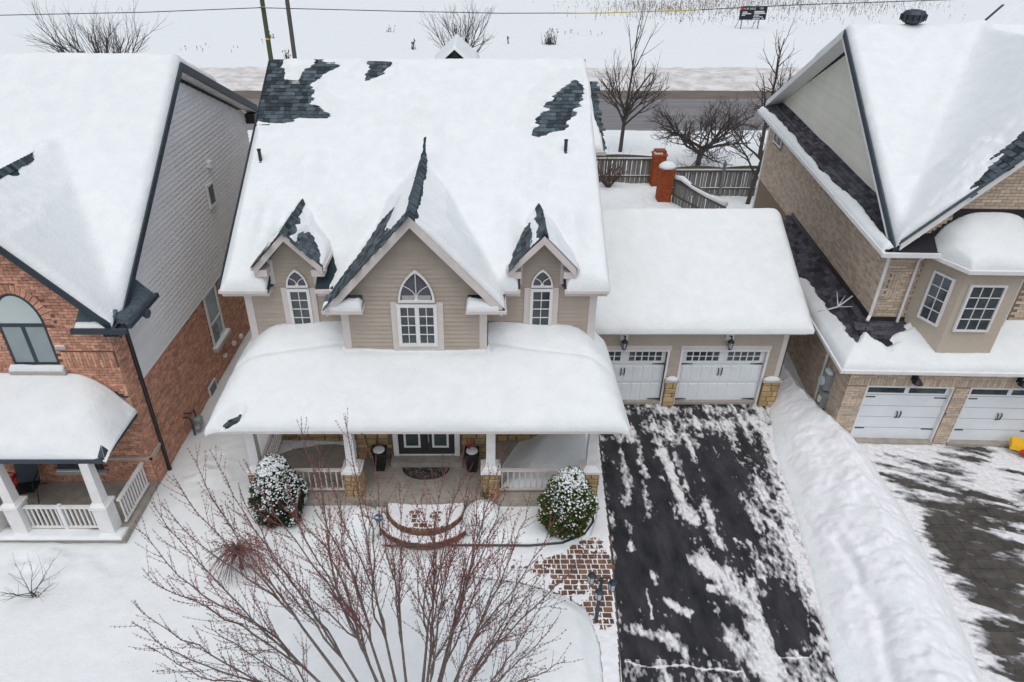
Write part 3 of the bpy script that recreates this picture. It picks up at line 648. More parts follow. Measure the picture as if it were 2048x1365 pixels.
# bay gable slopes: strips of bare shingles, ridge caps
gl = math.hypot(BHW, BAZ - BEZ); sb = (BAZ - BEZ) / BHW
mapl = lambda u, v: (BX_ - BHW + v * BHW / gl, 15.1 - u, BEZ + v * (BAZ - BEZ) / gl)
BARE1 = [(-4.1, 15.0), (-3.5, 15.0), (-2.35, 15.0), (-1.9, 15.0), (-1.78, 15.4), (-2.3, 15.5), (-2.5, 16.1), (-2.45, 17.4), (-2.75, 17.5), (-3.15, 16.6), (-3.6, 16.2), (-4.1, 15.9)]
BARE2 = [(-2.75, 15.35), (-2.25, 15.5), (-2.3, 15.75), (-2.55, 15.9), (-2.85, 15.7)]
shingles(roof, TEAL, None, near([BARE1], .1), -2.6, 0, .02, gl * .98, mapl, None)
def ridge_caps(x, y0, y1, z, sl, hw=.12, step=.14, pitch=0):
    y = y0; mb = MB(); a = hw
    mb.add([(-a, 0, -a * sl + .03), (0, 0, .035), (a, 0, -a * sl + .03), (a, .2, -a * sl + .012), (0, .2, .016), (-a, .2, -a * sl + .012), (-a, 0, -a * sl), (0, 0, 0), (a, 0, -a * sl)], [(0, 1, 4, 5), (1, 2, 3, 4), (0, 6, 7, 1), (1, 7, 8, 2)])
    me, _ = mb.mesh('ridge_cap', TEAL, center=False)
    while y < y1: link('ridge_cap', me, (x + random.uniform(-.006, .006), y, z), roof); y += step
ridge_caps(BX_, 15.08, yend + .3, BAZ + .015, sb * .95)
for x, wd, hf, ez, az in DORM:
    sd_ = (az - ez) / hf; ridge_caps(x, 15.86, 18.6, az + .015, sd_ * .95, .10)
    g2 = math.hypot(hf, az - ez)
    ml = lambda u, v, x=x, hf=hf, ez=ez, az=az, g2=g2: (x - hf + v * hf / g2, 15.88 - u, ez + v * (az - ez) / g2)
    mr = lambda u, v, x=x, hf=hf, ez=ez, az=az, g2=g2: (x + hf - v * hf / g2, 15.88 + u, ez + v * (az - ez) / g2)
    shingles(roof, TEAL, None, lambda px, py: py < 17.4, -1.4, 0, .02, g2 * .97, ml, None)
    if x < 0: shingles(roof, TEAL, None, lambda px, py: py < 17.1, 0, 1.2, .02, g2 * .97, mr, None)
# snow over the main roof (bay gable merged)
def base_main(X, Y):
    z = np.where(Y < YR, ZE + (Y - YE) * SL, ZR - (Y - YR) * SL); g = BAZ - np.abs(X - BX_) * sb
    return np.where((np.abs(X - BX_) < BHW + .12) & (Y < yend + .5), np.maximum(z, g), z)
def keep_main(x, y):
    k = np.ones(x.shape, bool)
    front = np.full(x.shape, YE - .10)
    front = np.where(np.abs(x - BX_) < BHW + .02, 15.09, front)
    k &= y > front
    for X0, wd, hf, ez, az in DORM: k &= ~((np.abs(x - X0) < wd / 2 + .07) & (y < YM + .1))
    k &= ~((x > -4.36) & (x < -3.99) & (y < 16.0))
    return k & (y < 24.6)
capp = [(BX_ - .17, 15.0), (BX_ + .15, 15.0), (BX_ + .17, 17), (BX_ + .14, 19), (BX_ + .05, 20.6), (BX_ - .05, 20.6), (BX_ - .14, 19), (BX_ - .15, 17)]
VAL1 = [(-3.98, 15.85), (-4.36, 15.85), (-4.36, 16.75), (-4.05, 16.9), (-3.85, 16.4)]
def tmain(X, Y, t):
    ax = np.abs(X - BX_)
    t = t + .10 * np.exp(-((np.abs(X + 2.6) - 0) / 1.2) ** 2) * 0
    t = t - .06 * sstep(16.5, 15.2, Y) * (ax < BHW)
    for X0, wd, hf, ez, az in DORM:     # hollows and drifts round the dormers
        t = t + .26 * np.exp(-(((np.abs(X - X0) - .85) / .35) ** 2 + ((Y - 17.3) / 1.0) ** 2)) + .20 * np.exp(-(((X - X0) / .38) ** 2 + ((Y - 19.0) / .9) ** 2))
    t = np.where(Y > 22.7, .09 + (t - .09) * np.clip(1 - (Y - 22.7) * 1.3, 0, 1), t)
    t = np.minimum(t, .015 + np.clip(X - (RX0 + .02), 0, 9) * .9 + .03)
    t = t + .12 * np.exp(-(((X - BX_ + .35) / .28) ** 2 + ((Y - 20.6) / 1.1) ** 2)) + .06 * fbm(X * 1.6, Y * .7, 88) + .035 * fbm(X * 4, Y * 3, 89)
    t = t + .16 * np.exp(-(((X + .4) / .5) ** 2 + ((Y - 16.1) / .6) ** 2)) + .14 * np.exp(-(((X - .7) / .35) ** 2 + ((Y - 16.1) / .5) ** 2)) + .12 * np.exp(-(((X - 2.75) / .5) ** 2 + ((Y - 16.0) / .4) ** 2))
    return t
LEFTEDGE = [(-6.95, 21.2), (-6.78, 21.2), (-6.80, 19.4), (-6.95, 19.2)]
snow('roof_snow', 'thick snow blanket over the main roof of the beige house with bare shingle patches', RX0 + .02, RX1 + .04, 15.09, 24.7, .045, base_main, T=.24, r=.16, keepf=keep_main, patches=[PATA, PATB, PATC, BARE1, capp, VAL1], namp=.06, nsc=.45, bl=5, tf=tmain, seed=3, pk=.42, pn=.07, jag=.16)
for k, (x, wd, hf, ez, az) in enumerate(DORM):
    sd_ = (az - ez) / hf; yo = YE + (az - ZE) / SL
    bd = lambda X, Y, x=x, az=az, sd_=sd_: az - np.abs(X - x) * sd_
    pt = [[(x - 1, 15.8), (x - .62, 15.8), (x - .42, 16.5), (x - .40, 17.2), (x - .52, 17.5), (x - 1, 16.6)] if k == 0 else [(x - .80, 15.8), (x - .42, 15.8), (x - .30, 16.7), (x - .36, 17.3), (x - .62, 16.9)],
          [(x - .09, 15.8), (x + .14, 15.8), (x + .10, 17.4), (x + .04, 18.5), (x - .04, 18.5), (x - .08, 17.4)]]
    if k == 0: pt += [[(x + .33, 15.75), (x + .78, 15.75), (x + .70, 16.35), (x + .46, 16.75), (x + .34, 16.3)]]
    snow('dormer_snow', ['snow on the left dormer roof with dark shingles showing through', 'snow on the right dormer roof beside its bare ridge'][k], x - hf - .02, x + hf + .02, 15.88, yo + .6, .03, bd, T=.13, r=.09, patches=pt, namp=.05, nsc=1.2, seed=9 + k, pk=.5, pn=.08)
for x, y in rp((524, 337), (1130, 318)):
    z = zmain(y); p = root('roof_pipe', 'short dark vent pipe in the beige roof snow %s' % ('beside the red brick house' if x < 0 else 'on the garage side'), 'vent pipe', (x, y, z), 'vent pipes on the beige house roof')
    MB().lathe(x, y, [(.05, z - .1), (.05, z + .52), (.06, z + .52), (.06, z + .56), (.038, z + .56), (.038, z + .45)], 10).build('pipe', NAVY, p)
    MB().lathe(x, y, [(.12, z + .02), (.085, z + .2)], 10).build('collar', NAVY, p)
# rear gable top and rear wing seen past the ridge
mb = MB(); gx0 = -.97
mb.prism([(gx0 - .45, 25.3, 9.6), (gx0 + .45, 25.3, 9.6), (gx0, 25.3, 10.32)], (0, 4, 0)); rg = mb.build('rear_gable', TEAL, H)
snow('rear_gable_snow', 'snow capped rear gable peak just above the ridge of the beige house', gx0 - .85, gx0 + .85, 25.25, 28.5, .06, lambda X, Y: 10.34 - np.abs(X - gx0) * .85, T=.10, r=.15, seed=14)
mb = MB(); roof_slab(mb, (1.5, 29, 5.8), (5.2, 29, 5.8), (5.2, 33, 7.8), (1.5, 33, 7.8)); roof_slab(mb, (1.5, 33, 7.8), (5.2, 33, 7.8), (5.2, 37, 5.8), (1.5, 37, 5.8)); rw = mb.build('rear_wing_roof', TEALD, H)
MB().box(1.6, 5.25, 28.86, 28.99, 5.62, 5.76).build('gutter', TRIM, H); MB().box(4.75, 4.87, 29.2, 29.32, 0, 5.6).build('rear_post', WOODB, H)
mw = lambda u, v: (5.2 - .55 + u, 29 + v * .894, 5.8 + v * .447)
shingles(rw, TEAL, None, lambda x, y: True, 0, .5, .05, 4.4, mw, None)
snow('rear_wing_snow', 'narrow snow strip on the rear wing roof right of the main ridge', 1.6, 5.15, 28.9, 33.6, .07, lambda X, Y: np.where(Y < 33, 5.8 + (Y - 29) * .5, 7.8 - (Y - 33) * .5), T=.22, r=.2, tf=lambda X, Y, t: t * sstep(0, .1, 4.93 + .12 * fbm(Y * 1.5, Y * 0, 3) + .25 * (1 - sstep(29.3, 31.0, Y)) - X) - .012, seed=15)

# ---- porch
ZP = 3.2
def base_porch(X, Y):
    f = ZP + (Y - 13.5) * .375; l = ZP + (X + 6.88) * 1.05; r = ZP + (3.62 - X) * 1.05
    k = 6.0; return -np.log(np.exp(-k * f) + np.exp(-k * l) + np.exp(-k * r)) / k + .02
mb = MB()
roof_slab(mb, (-6.88, 13.5, ZP), (3.62, 13.5, ZP), (2.5, 16.28, ZP + 1.03), (-5.7, 16.28, ZP + 1.03), .12)
roof_slab(mb, (-6.88, 17.6, ZP), (-6.88, 13.5, ZP), (-5.7, 16.2, ZP + 1.0), (XL - .01, 17.6, ZP + .5), .12)
roof_slab(mb, (3.62, 13.5, ZP), (3.62, 17.3, ZP), (XR + .01, 17.3, ZP + .5), (2.5, 16.2, ZP + 1.0), .12)
pr = mb.build('porch_roof', TEALD, H)
MB().box(-6.95, 3.69, 13.41, 13.50, ZP - .12, ZP - .02).build('gutter', TRIM, H)
MB().box(-6.99, -6.89, 13.51, 17.6, ZP - .13, ZP - .03).build('gutter', TRIM, H); MB().box(3.63, 3.73, 13.51, 17.3, ZP - .13, ZP - .03).build('gutter', TRIM, H)
MB().box(-6.8, 3.55, 13.53, 16.2, ZP - .22, ZP - .14).build('porch_ceiling', TRIM, H)
def tporch(X, Y, t):
    t = t + .10 * np.exp(-(((X + 3.9) / .9) ** 2 + ((Y - 15.9) / .6) ** 2)) + .10 * np.exp(-(((X - .55) / .7) ** 2 + ((Y - 15.9) / .6) ** 2))
    t = t + .10 * sstep(14.4, 15.6, Y) - .14 * np.exp(-((Y - (15.9 - .10 * np.abs(X + 1.7))) / .14) ** 2) * (np.abs(X + 1.78) > 1.95)
    t = t - .07 * np.exp(-((Y - 15.42) / .12) ** 2) * (np.abs(X + 1.78) < 1.9)
    return t
def keep_porch(x, y):
    k = ~((x > -3.68) & (x < .12) & (y > YB)) & ~((x > XL) & (x < XR) & (y > YM))
    k &= ~((x < XL) & (y > 17.55)) & ~((x > XR) & (y > 17.2))
    return k
PPATCH = [tuple(onP(a, b, (0, 13.5, ZP + .2), (0, -.387, .922))[:2]) for a, b in ((436, 852), (452, 835), (478, 822), (474, 834), (452, 850))]
snow('porch_snow', 'smooth deep snow pillow covering the whole porch roof of the beige house', -6.98, 3.70, 13.40, 17.6, .045, base_porch, T=.27, r=.26, keepf=keep_porch, tf=tporch, namp=.045, nsc=.35, bl=6, seed=21, patches=[PPATCH], pk=1.2, pn=.04, wall=lambda X, Y: ((X > -3.75) & (X < .2) & (Y > 15.3) & (Y < 15.6)) | ((X > XL - .1) & (X < XR + .1) & (Y > 15.6)))
shingles(pr, TEAL, None, near([PPATCH], .05), -6.9, -6.2, .0, .9, lambda u, v: (u, 13.5 + v * .936, ZP + .025 + v * .351), None)
MB().box(-6.4, 3.18, 13.72, 16.29, 0, .5).build('porch_deck', CONC, H)
fs1 = Fr((0, 15.44, 0), (1, 0, 0)); fs2 = Fr((0, 16.24, 0), (1, 0, 0))
sw = MB(); sw.box(-3.68, .12, 15.45, 15.52, .5, 2.98).box(XL, -3.68, 16.25, 16.31, .5, 2.98).box(.12, XR, 16.25, 16.31, .5, 2.98); swall = sw.build('stone_wall', STONEM, H)
def stones(parent, fr, u0, u1, z0, z1, hmin=.13, hmax=.26, skip=None, d=.02, wmin=.2, wmax=.5):
    z = z0
    while z < z1 - .04:
        h = min(random.uniform(hmin, hmax), z1 - z); u = u0
        while u < u1 - .03:
            l = min(random.uniform(wmin, wmax), u1 - u)
            if u1 - u - l < .1: l = u1 - u
            if not (skip and skip(u + l / 2, z + h / 2, l / 2)):
                g = .012; dd = d + random.uniform(0, .025); a, b, c, e = u + g, u + l - g, z + g, z + h - g; j = lambda: random.uniform(0, .018)
                m = fr.mb().hexa([(a, 0, c), (b, 0, c), (b, 0, e), (a, 0, e), (a + .012 + j(), dd, c + .012 + j()), (b - .012 - j(), dd, c + .012 + j()), (b - .012 - j(), dd, e - .012 - j()), (a + .012 + j(), dd, e - .012 - j())]); m.build('stone', STONE, parent)
            u += l
        z += h
stones(swall, fs1, -3.66, .1, .5, 2.7, skip=lambda u, z, l: -2.72 - l * .3 < u < -.55 + l * .3)
stones(swall, fs2, XL + .02, -3.7, .5, 1.75, skip=lambda u, z, l: -5.75 < u < -3.95 and z > .95); stones(swall, fs2, .14, XR, .5, 1.75)
fs2.mb().box(-5.7, -4.0, 0, .12, .9, 1.0).build('window_sill', PRECAST, H); window(H, fs2, -5.65, -4.05, 1.0, 2.5, 1, 1)
# front door: two leaves
dz0 = .72
for k, u in enumerate((-2.44, -1.62)):
    df = fs1.mb().box(u, u + .80, .0, .05, dz0, 2.62).build('front_door', DOORM, H)
    m = fs1.mb(); a, b, c, e = u + .16, u + .64, .98, 2.4
    m.box(a, a + .06, .05, .075, c, e).box(b - .06, b, .05, .075, c, e).box(a + .06, b - .06, .05, .075, c, c + .06).box(a + .06, b - .06, .05, .075, e - .06, e).build('lite_frame', WHITE, df)
    fs1.mb().box(a + .06, b - .06, .05, .058, c + .06, e - .06).build('door_pane', GLASS, df)
    if k == 1: fs1.mb().box(u + .04, u + .075, .05, .11, 1.2, 1.6).build('door_handle', GREYM, df)
fs1.mb().box(-2.60, -2.45, 0, .07, .62, 2.78).box(-.81, -.66, 0, .07, .62, 2.78).box(-2.45, -.81, 0, .05, .64, .715).build('door_frame', WHITE, H)
MB().box(-2.66, -.60, 15.06, 15.46, .5, .66).build('door_step', CONC, H)
for x in (-6.12, -3.53, .22, 2.92):
    pi = MB().box(x - .215, x + .215, 13.84, 14.27, 0, 1.36).build('pier', STONEM, H); pf = Fr((x, 13.838, 0), (1, 0, 0)); pl = Fr((x - .217, 14.055, 0), (0, -1, 0)); pq = Fr((x + .217, 14.055, 0), (0, 1, 0))
    for fr in (pf, pl, pq): stones(pi, fr, -.21, .21, .3, 1.36, .11, .2, wmin=.14, wmax=.26, d=.015)
    MB().taper(x, 14.055, 1.36, 1.44, .27, .27).taper(x, 14.055, 1.44, 1.56, .24, .15).build('column_base', WHITE, H)
    MB().taper(x, 14.055, 1.56, 2.98, .125, .115).box(x - .16, x + .16, 13.895, 14.215, 2.88, 2.98).build('porch_column', WHITE, H)
def railing(name, p, q, zb, zt, n, mat=TRIM, post=None, parent=None):
    P_, Q = Vector(p), Vector(q); r_ = MB(); dv = (Q - P_).normalized(); nv = Vector((-dv.y, dv.x, 0))
    def bar(a, b, z0, z1, hw):
        A, B = P_ + dv * a, P_ + dv * b
        r_.hexa([tuple(v) for v in (A - nv * hw + Vector((0, 0, z0)), B - nv * hw + Vector((0, 0, z0)), B + nv * hw + Vector((0, 0, z0)), A + nv * hw + Vector((0, 0, z0)), A - nv * hw + Vector((0, 0, z1)), B - nv * hw + Vector((0, 0, z1)), B + nv * hw + Vector((0, 0, z1)), A + nv * hw + Vector((0, 0, z1)))])
    L = (Q - P_).length; bar(0, L, zt - .06, zt, .045); bar(0, L, zb, zb + .05, .03); ro = r_.build(name, mat, parent)
    mb = MB(); mb.box(-.018, .018, -.018, .018, zb + .05, zt - .06); me, c = mb.mesh('baluster', mat)
    for i in range(n):
        if post and abs((i + .5) / n - .5) < .5 / n: continue
        link('baluster', me, P_ + dv * (L * (i + .5) / n) + Vector((0, 0, c.z)), ro, (0, 0, math.atan2(dv.y, dv.x)))
    if post: MB().taper(*(P_ + dv * L / 2)[:2], zb - .1, zt + .04, .05, .05).build('rail_post', mat, ro)
    return ro
railing('railing', (-6.12, 14.3, 0), (-6.12, 16.2, 0), .58, 1.36, 13, TRIM, parent=H)
railing('railing', (-5.88, 14.05, 0), (-3.78, 14.05, 0), .58, 1.33, 14, TRIM, parent=H)
railing('railing', (.46, 14.05, 0), (2.68, 14.05, 0), .58, 1.33, 14, TRIM, parent=H)
snow('porch_floor_snow', 'deep snow drift on the right end of the porch floor behind the railing', .50, 3.1, 14.1, 16.22, .04, lambda X, Y: .5 + X * 0, T=.30, r=.3, tf=lambda X, Y, t: np.where(True, (t + .12) * sstep(.3, 1.5, X + .5 * (14.9 - Y) + .25 * fbm(X * 1.3, Y * 1.3, 8)) * 1.0 - .02, t), wall=lambda X, Y: (X > 2.8) | (Y > 16.0), seed=31)
snow('porch_floor_snow', 'thin curved snow strip along the stone wall on the left end of the porch floor', XL + .2, -3.7, 15.4, 16.2, .035, lambda X, Y: .5 + X * 0, T=.10, r=.1, tf=lambda X, Y, t: t * sstep(0, .35, (Y - 15.75) - .28 * np.exp(-((X + 4.6) / .8) ** 2) + .12 * fbm(X * 2, Y * 2, 9) + .25 * sstep(-5.6, -6.2, X)) - .012, wall=lambda X, Y: Y > 16.0, seed=32)
for x, y, n in ((-2.96, 15.02, 'left'), (-.30, 14.97, 'right')):
    t = root('planter', 'tall black square planter filled with snow on the %s of the front door' % n, 'planter', (x, y, .5), 'planters beside the front door')
    mb = MB(); mb.taper(x, y, .5, 1.14, .135, .195); mb.taper(x, y, 1.14, 1.19, .21, .21); mb.build('pot', BLACK, t)
    MB().lathe(x, y, [(.175, 1.18), (.165, 1.215), (.08, 1.235)], 14).build('snow_fill', SNOW, t, True)
    if n == 'right':
        mb = MB()
        for k in range(7): a = random.uniform(0, 6.3); mb.tube([(x - .08, y + .05, 1.2), (x - .1 + .12 * math.cos(a), y + .05 + .12 * math.sin(a), 1.5)], .008, 4)
        mb.build('dry_stems', REDP, t)
mm = MB(); mm.prism([(-1.64 + .66 * math.cos(math.pi + math.pi * k / 18), 15.02 + .66 * math.sin(math.pi + math.pi * k / 18) * .72, .503) for k in range(19)], (0, 0, .02)); mt = mm.build('door_mat', COIR)
tag(mt, 'half round dark doormat dusted with snow in front of the double door', 'doormat')
mm = MB(); mm.tube([(-1.64 + .67 * math.cos(math.pi + math.pi * k / 18), 15.02 + .67 * math.sin(math.pi + math.pi * k / 18) * .72, .515) for k in range(19)], .018, 5); mm.build('mat_border', BLACK, mt)
# curved front steps
st = root('curved_steps', 'half round two tier paver steps up to the porch, dusted with snow', 'steps', (STEPC[0], STEPC[1] - .6, 0))
for rr, z0, z1, n in ((1.08, .0, .33, 30), (1.42, -.05, .17, 38)):
    ar = [(STEPC[0] + rr * math.cos(math.pi + math.pi * k / 24), STEPC[1] + rr * .88 * math.sin(math.pi + math.pi * k / 24), z0) for k in range(25)]
    tr = MB().prism(ar, (0, 0, z1 - z0 - .02)).build('tread', STONEM, st)
    for k in range(n):
        a0 = math.pi + math.pi * (k + .06) / n; a1 = math.pi + math.pi * (k + .94) / n; q = []
        for z in (z1 - .11, z1):
            for a, rad in ((a0, rr - .09), (a0, rr + .02), (a1, rr + .02), (a1, rr - .09)): q.append((STEPC[0] + rad * math.cos(a), STEPC[1] + rad * .88 * math.sin(a), z))
        MB().hexa(q).build('edge_brick', PAVER, tr)
    if rr < 1.2:
        y = STEPC[1] - .1
        while y > STEPC[1] - rr:
            x = STEPC[0] - rr
            while x < STEPC[0] + rr:
                wd, me = random.choice(me_p)
                if math.hypot(x + wd / 2 - STEPC[0], (y - STEPC[1]) / .88) < rr - .2: link('paver', me, (x + wd / 2, y, z1 - .002), tr)
                x += wd
            y -= .16
def tsnow(rr, z1, lab, sd_, lo=0, cv=0):
    def kf(x, y): r = np.hypot(x - STEPC[0], (y - STEPC[1]) / .88); return (r < rr - .025) & (r > lo) & (y < STEPC[1])
    snow('step_snow', lab, STEPC[0] - rr, STEPC[0] + rr, STEPC[1] - rr, STEPC[1], .03, lambda X, Y: z1 - .012 + X * 0, T=.03, r=.04, keepf=kf, tf=lambda X, Y, t: .008 + cv + .05 * fbm(X * 5, Y * 5, sd_) + .06 * sstep(.35, 1.0, np.abs(X - STEPC[0])) + .05 * sstep(-.3, 0, Y - STEPC[1]), mat=SNOWR, seed=sd_)
tsnow(1.08, .33, 'snow dusting on the upper tier of the curved steps', 41)
tsnow(1.42, .17, 'snow on the lower tier of the curved steps', 42, 1.1, .02)

# ---- garage
XG0, XG1, YG = 3.08, 9.85, 18.8
GE, GYE, GYR, GS = 3.2, 18.4, 22.5, .53
gw = MB(); GZ = GE + (GYR - GYE) * GS
DOORS = [(3.30, 6.04), (6.54, 9.28)]
def gseg(u0, u1, z0, z1): gw.box(u0, u1, YG, YG + .2, z0, z1)
gseg(XG0, DOORS[0][0], 0, 2.14); gseg(DOORS[0][1], DOORS[1][0], 0, 2.14); gseg(DOORS[1][1], XG1, 0, 2.14); gseg(XG0, XG1, 2.14, GE)
gw.prism([(XG1 - .2, YG + .21, 0), (XG1 - .2, YG + .21, GE), (XG1 - .2, GYR, GZ - .15), (XG1 - .2, 26.4, GE), (XG1 - .2, 26.4, 0)], (.2, 0, 0))
gwall = gw.build('garage_wall', BEIGE, H); fg = Fr((0, YG, 0), (1, 0, 0))
siding(gwall, fg, [(XG0, 2.36), (XG1 - .16, 2.36), (XG1 - .16, GE - .03), (XG0, GE - .03)], .115, BEIGE)
siding(gwall, fg, [(6.12, 1.05), (6.46, 1.05), (6.46, 2.36), (6.12, 2.36)], .115, BEIGE); siding(gwall, fg, [(9.42, 1.05), (9.69, 1.05), (9.69, 2.36), (9.42, 2.36)], .115, BEIGE)
trim(fg, XG1 - .17, XG1 + .03, .95, GE, .035)
MB().box(XG1 + .001, XG1 + .03, YG - .035, YG + .2, .95, GE).build('trim_board', TRIM, H)
mb = MB(); roof_slab(mb, (XG0, GYE, GE), (10.28, GYE, GE), (10.28, GYR, GZ), (XG0, GYR, GZ)); roof_slab(mb, (XG0, GYR, GZ), (10.28, GYR, GZ), (10.28, 26.7, GE), (XG0, 26.7, GE)); mb.build('garage_roof', TEALD, H)
MB().box(XG0, 10.33, GYE - .10, GYE - .005, GE - .09, GE - .01).build('gutter', TRIM, H); MB().box(XG0, 10.2, GYE + .02, YG, GE - .22, GE - .15).build('soffit', TRIM, H)
mb = MB(); mb.hexa([(10.282, GYE, GE - .16), (10.31, GYE, GE - .16), (10.31, GYR, GZ - .16), (10.282, GYR, GZ - .16), (10.282, GYE, GE + .03), (10.31, GYE, GE + .03), (10.31, GYR, GZ + .03), (10.282, GYR, GZ + .03)]); mb.build('drip_edge', TEAL, H)
def base_gar(X, Y): return np.where(Y < GYR, GE + (Y - GYE) * GS, GZ - (Y - GYR) * GS)
snow('garage_snow', 'smooth snow pillow on the garage roof of the beige house', XG0 - .02, 10.32, GYE - .14, 24.2, .06, base_gar, T=.30, r=.32, bl=10, namp=.04, nsc=.3, seed=24, wall=lambda X, Y: (X < 3.3) & (Y > 18.6), tf=lambda X, Y, t: t + .22 * np.exp(-((X - 3.1) / .55) ** 2) * sstep(23, 20, Y) + .06 * np.exp(-(((X - 4.6) / .6) ** 2 + ((Y - 18.5) / .5) ** 2)) + .03 * fbm(X * 1.5 + Y, Y * 2.5, 77) * sstep(5.5, 4, X) * 2)
for k, (a, b) in enumerate(DOORS):
    fr = Fr((0, YG + .12, 0), (1, 0, 0))
    gd = fr.mb().box(a, b, -.04, 0, .10, 2.14).build('garage_door', WDOOR, H)
    m = fg.mb(); m.box(a - .07, a, -.12, .03, 0, 2.14).box(b, b + .07, -.12, .03, 0, 2.14).box(a - .07, b + .07, -.12, .035, 2.141, 2.2).build('door_frame', WHITE, H)
    trim(fg, a - .1, b + .1, 2.2, 2.37, .045)
    W_ = b - a
    for g in range(2):
        u = a + .16 + g * (W_ / 2 - .02); wd = 1.10; zz0, zz1 = 1.68, 2.06; cu = wd / 5; cz = (zz1 - zz0) / 2
        for i in range(5):
            for j in range(2): fr.mb().box(u + cu * i + .018, u + cu * (i + 1) - .018, .0, .004, zz0 + cz * j + .016, zz0 + cz * (j + 1) - .016).build('door_pane', GLASS, gd)
        m = fr.mb()
        for i in range(6): m.box(u + cu * i - .018, u + cu * i + .018, 0, .015, zz0, zz1)
        for j in range(3): m.box(u, u + wd, 0, .012, zz0 + cz * j - .014, zz0 + cz * j + .014)
        m.build('muntin_grid', WHITE, gd)
        for i in range(4):
            for zz in (.20, .90):
                pu = a + .07 + (g * 4 + i) * (W_ - .14) / 8; pw = (W_ - .14) / 8
                fr.mb().hexa([(pu + .03, 0, zz), (pu + pw - .03, 0, zz), (pu + pw - .03, 0, zz + .58), (pu + .03, 0, zz + .58), (pu + .05, .014, zz + .02), (pu + pw - .05, .014, zz + .02), (pu + pw - .05, .014, zz + .56), (pu + .05, .014, zz + .56)]).build('door_panel', WDOOR, gd)
    for zz in (.83, 1.56): fr.mb().box(a, b, 0, .003, zz, zz + .012).build('panel_seam', GREYM, gd)
    m0 = (a + b) / 2
    for s in (-1, 1):
        fr.mb().tube([(m0 + s * .055, .02, 1.12), (m0 + s * .05, .06, 1.18), (m0 + s * .055, .06, 1.35), (m0 + s * .06, .02, 1.42)], .018, 5).build('door_handle', BLACK, gd)
        for zz in (.15, 1.58):
            e = a if s < 0 else b; fr.mb().hexa([(e - s * .01, .016, zz - .028), (e - s * .42, .016, zz - .012), (e - s * .42, .026, zz - .012), (e - s * .01, .026, zz - .028), (e - s * .01, .016, zz + .028), (e - s * .42, .016, zz + .012), (e - s * .42, .026, zz + .012), (e - s * .01, .026, zz + .028)]).build('strap_hinge', BLACK, gd)
    MB().box(a, b, YG - .02, YG + .2, -.02, .10).build('door_sill', CONC, H)
    l = root('wall_lantern', 'black wall lantern above the %s garage door of the beige house' % ('left' if k == 0 else 'right'), 'lantern', (m0, YG, 2.5), 'lanterns above the garage doors of the beige house')
    u = (4.55, 7.95)[k]; l.location = (u, YG, 2.45); WL[l.name] = Vector((u, YG, 2.45))
    fg.mb().box(u - .13, u + .13, .02, .045, 2.58, 2.9).build('backplate', WHITE, l)
    m = fg.mb(); m.tube([(u, .04, 2.72), (u, .16, 2.80), (u, .2, 2.68)], .025, 6); m.build('arm', BLACK, l)
    m = MB(); y = YG - .2; m.lathe(u, y, [(.02, 2.72), (.10, 2.62), (.11, 2.60)], 8); m.lathe(u, y, [(.055, 2.33), (.065, 2.36)], 8)
    for q in range(6): an = q * math.pi / 3; m.tube([(u + .09 * math.cos(an), y + .09 * math.sin(an), 2.60), (u + .06 * math.cos(an), y + .06 * math.sin(an), 2.36)], .009, 4)
    m.build('cage', BLACK, l); MB().lathe(u, y, [(.05, 2.37), (.078, 2.59)], 8).build('lantern_glass', FROST, l)
for a, b, zt in ((6.10, 6.48, 1.0), (9.36, 9.90, 1.0)):
    pi = MB().box(a, b, YG - .13, YG - .002, 0, zt).build('pier', STONEM, H); stones(pi, Fr((0, YG - .13, 0), (1, 0, 0)), a, b, 0, zt, .14, .26, wmin=.2, wmax=.36)
    if b > 9: stones(pi, Fr((b, YG, 0), (0, 1, 0)), -.13, .2, 0, zt, .14, .26, wmin=.2, wmax=.36)
    MB().box(a - .04, b + .05, YG - .19, YG - .002, zt, zt + .07).build('pier_cap', PRECAST, H)
    MB().blob(((a + b) / 2, YG - .09, zt + .06), (b - a) / 2 + .02, .10, .15, 14, 5, half=True).build('snow_cap', SNOW, H, True)

# ================================================================== RED BRICK HOUSE on the left
L = root('red_brick_house', 'red brick house with grey sided gable wall and white railed porch', 'house', (-12, 14.6, 0))
LX, LY = -9.3, 14.6
lw = MB()
lw.prism([(-24, LY, 0), (LX, LY, 0), (LX, LY, 5.7), (-9.35, LY, 5.7), (-11.8, LY, 8.45), (-14.3, LY, 5.7), (-24, LY, 5.7)], (0, .25, 0))
lw.prism([(LX - .25, LY + .26, 0), (LX - .25, LY + .26, 5.55), (LX - .25, 21.4, 10.15), (LX - .25, 27.2, 7.8), (LX - .25, 27.2, 0)], (.25, 0, 0))
lwall = lw.build('wall', RMORT, L)
lf = Fr((0, LY, 0), (1, 0, 0)); ls = Fr((LX, 0, 0), (0, 1, 0))
RB = Bricks(.232, .084, RBRICK)
AC, AW, AZ0, ASP, AAP = -11.38, .58, 4.40, 5.55, 6.42
def in_arch(u, z, m=0):
    if z < AZ0 - .12 or abs(u - AC) > AW + m: return False
    return z < ASP or ((u - AC) / (AW + m)) ** 2 + ((z - ASP) / (AAP - ASP + m)) ** 2 < 1
def ok_lf(u, z):
    if in_arch(u, z, .02) or (z > ASP - .1 and in_arch(u, z, .27)): return False
    if -12.05 < u < -10.62 and .76 < z < 1.9: return False
    if z > 5.6 and z > 5.85 + (abs(u + 9.35)) * 1.1 - .2 and u > -11.8: return False
    if 4.28 < z < 4.79 and u > -10.72: return False
    return z < 8.3
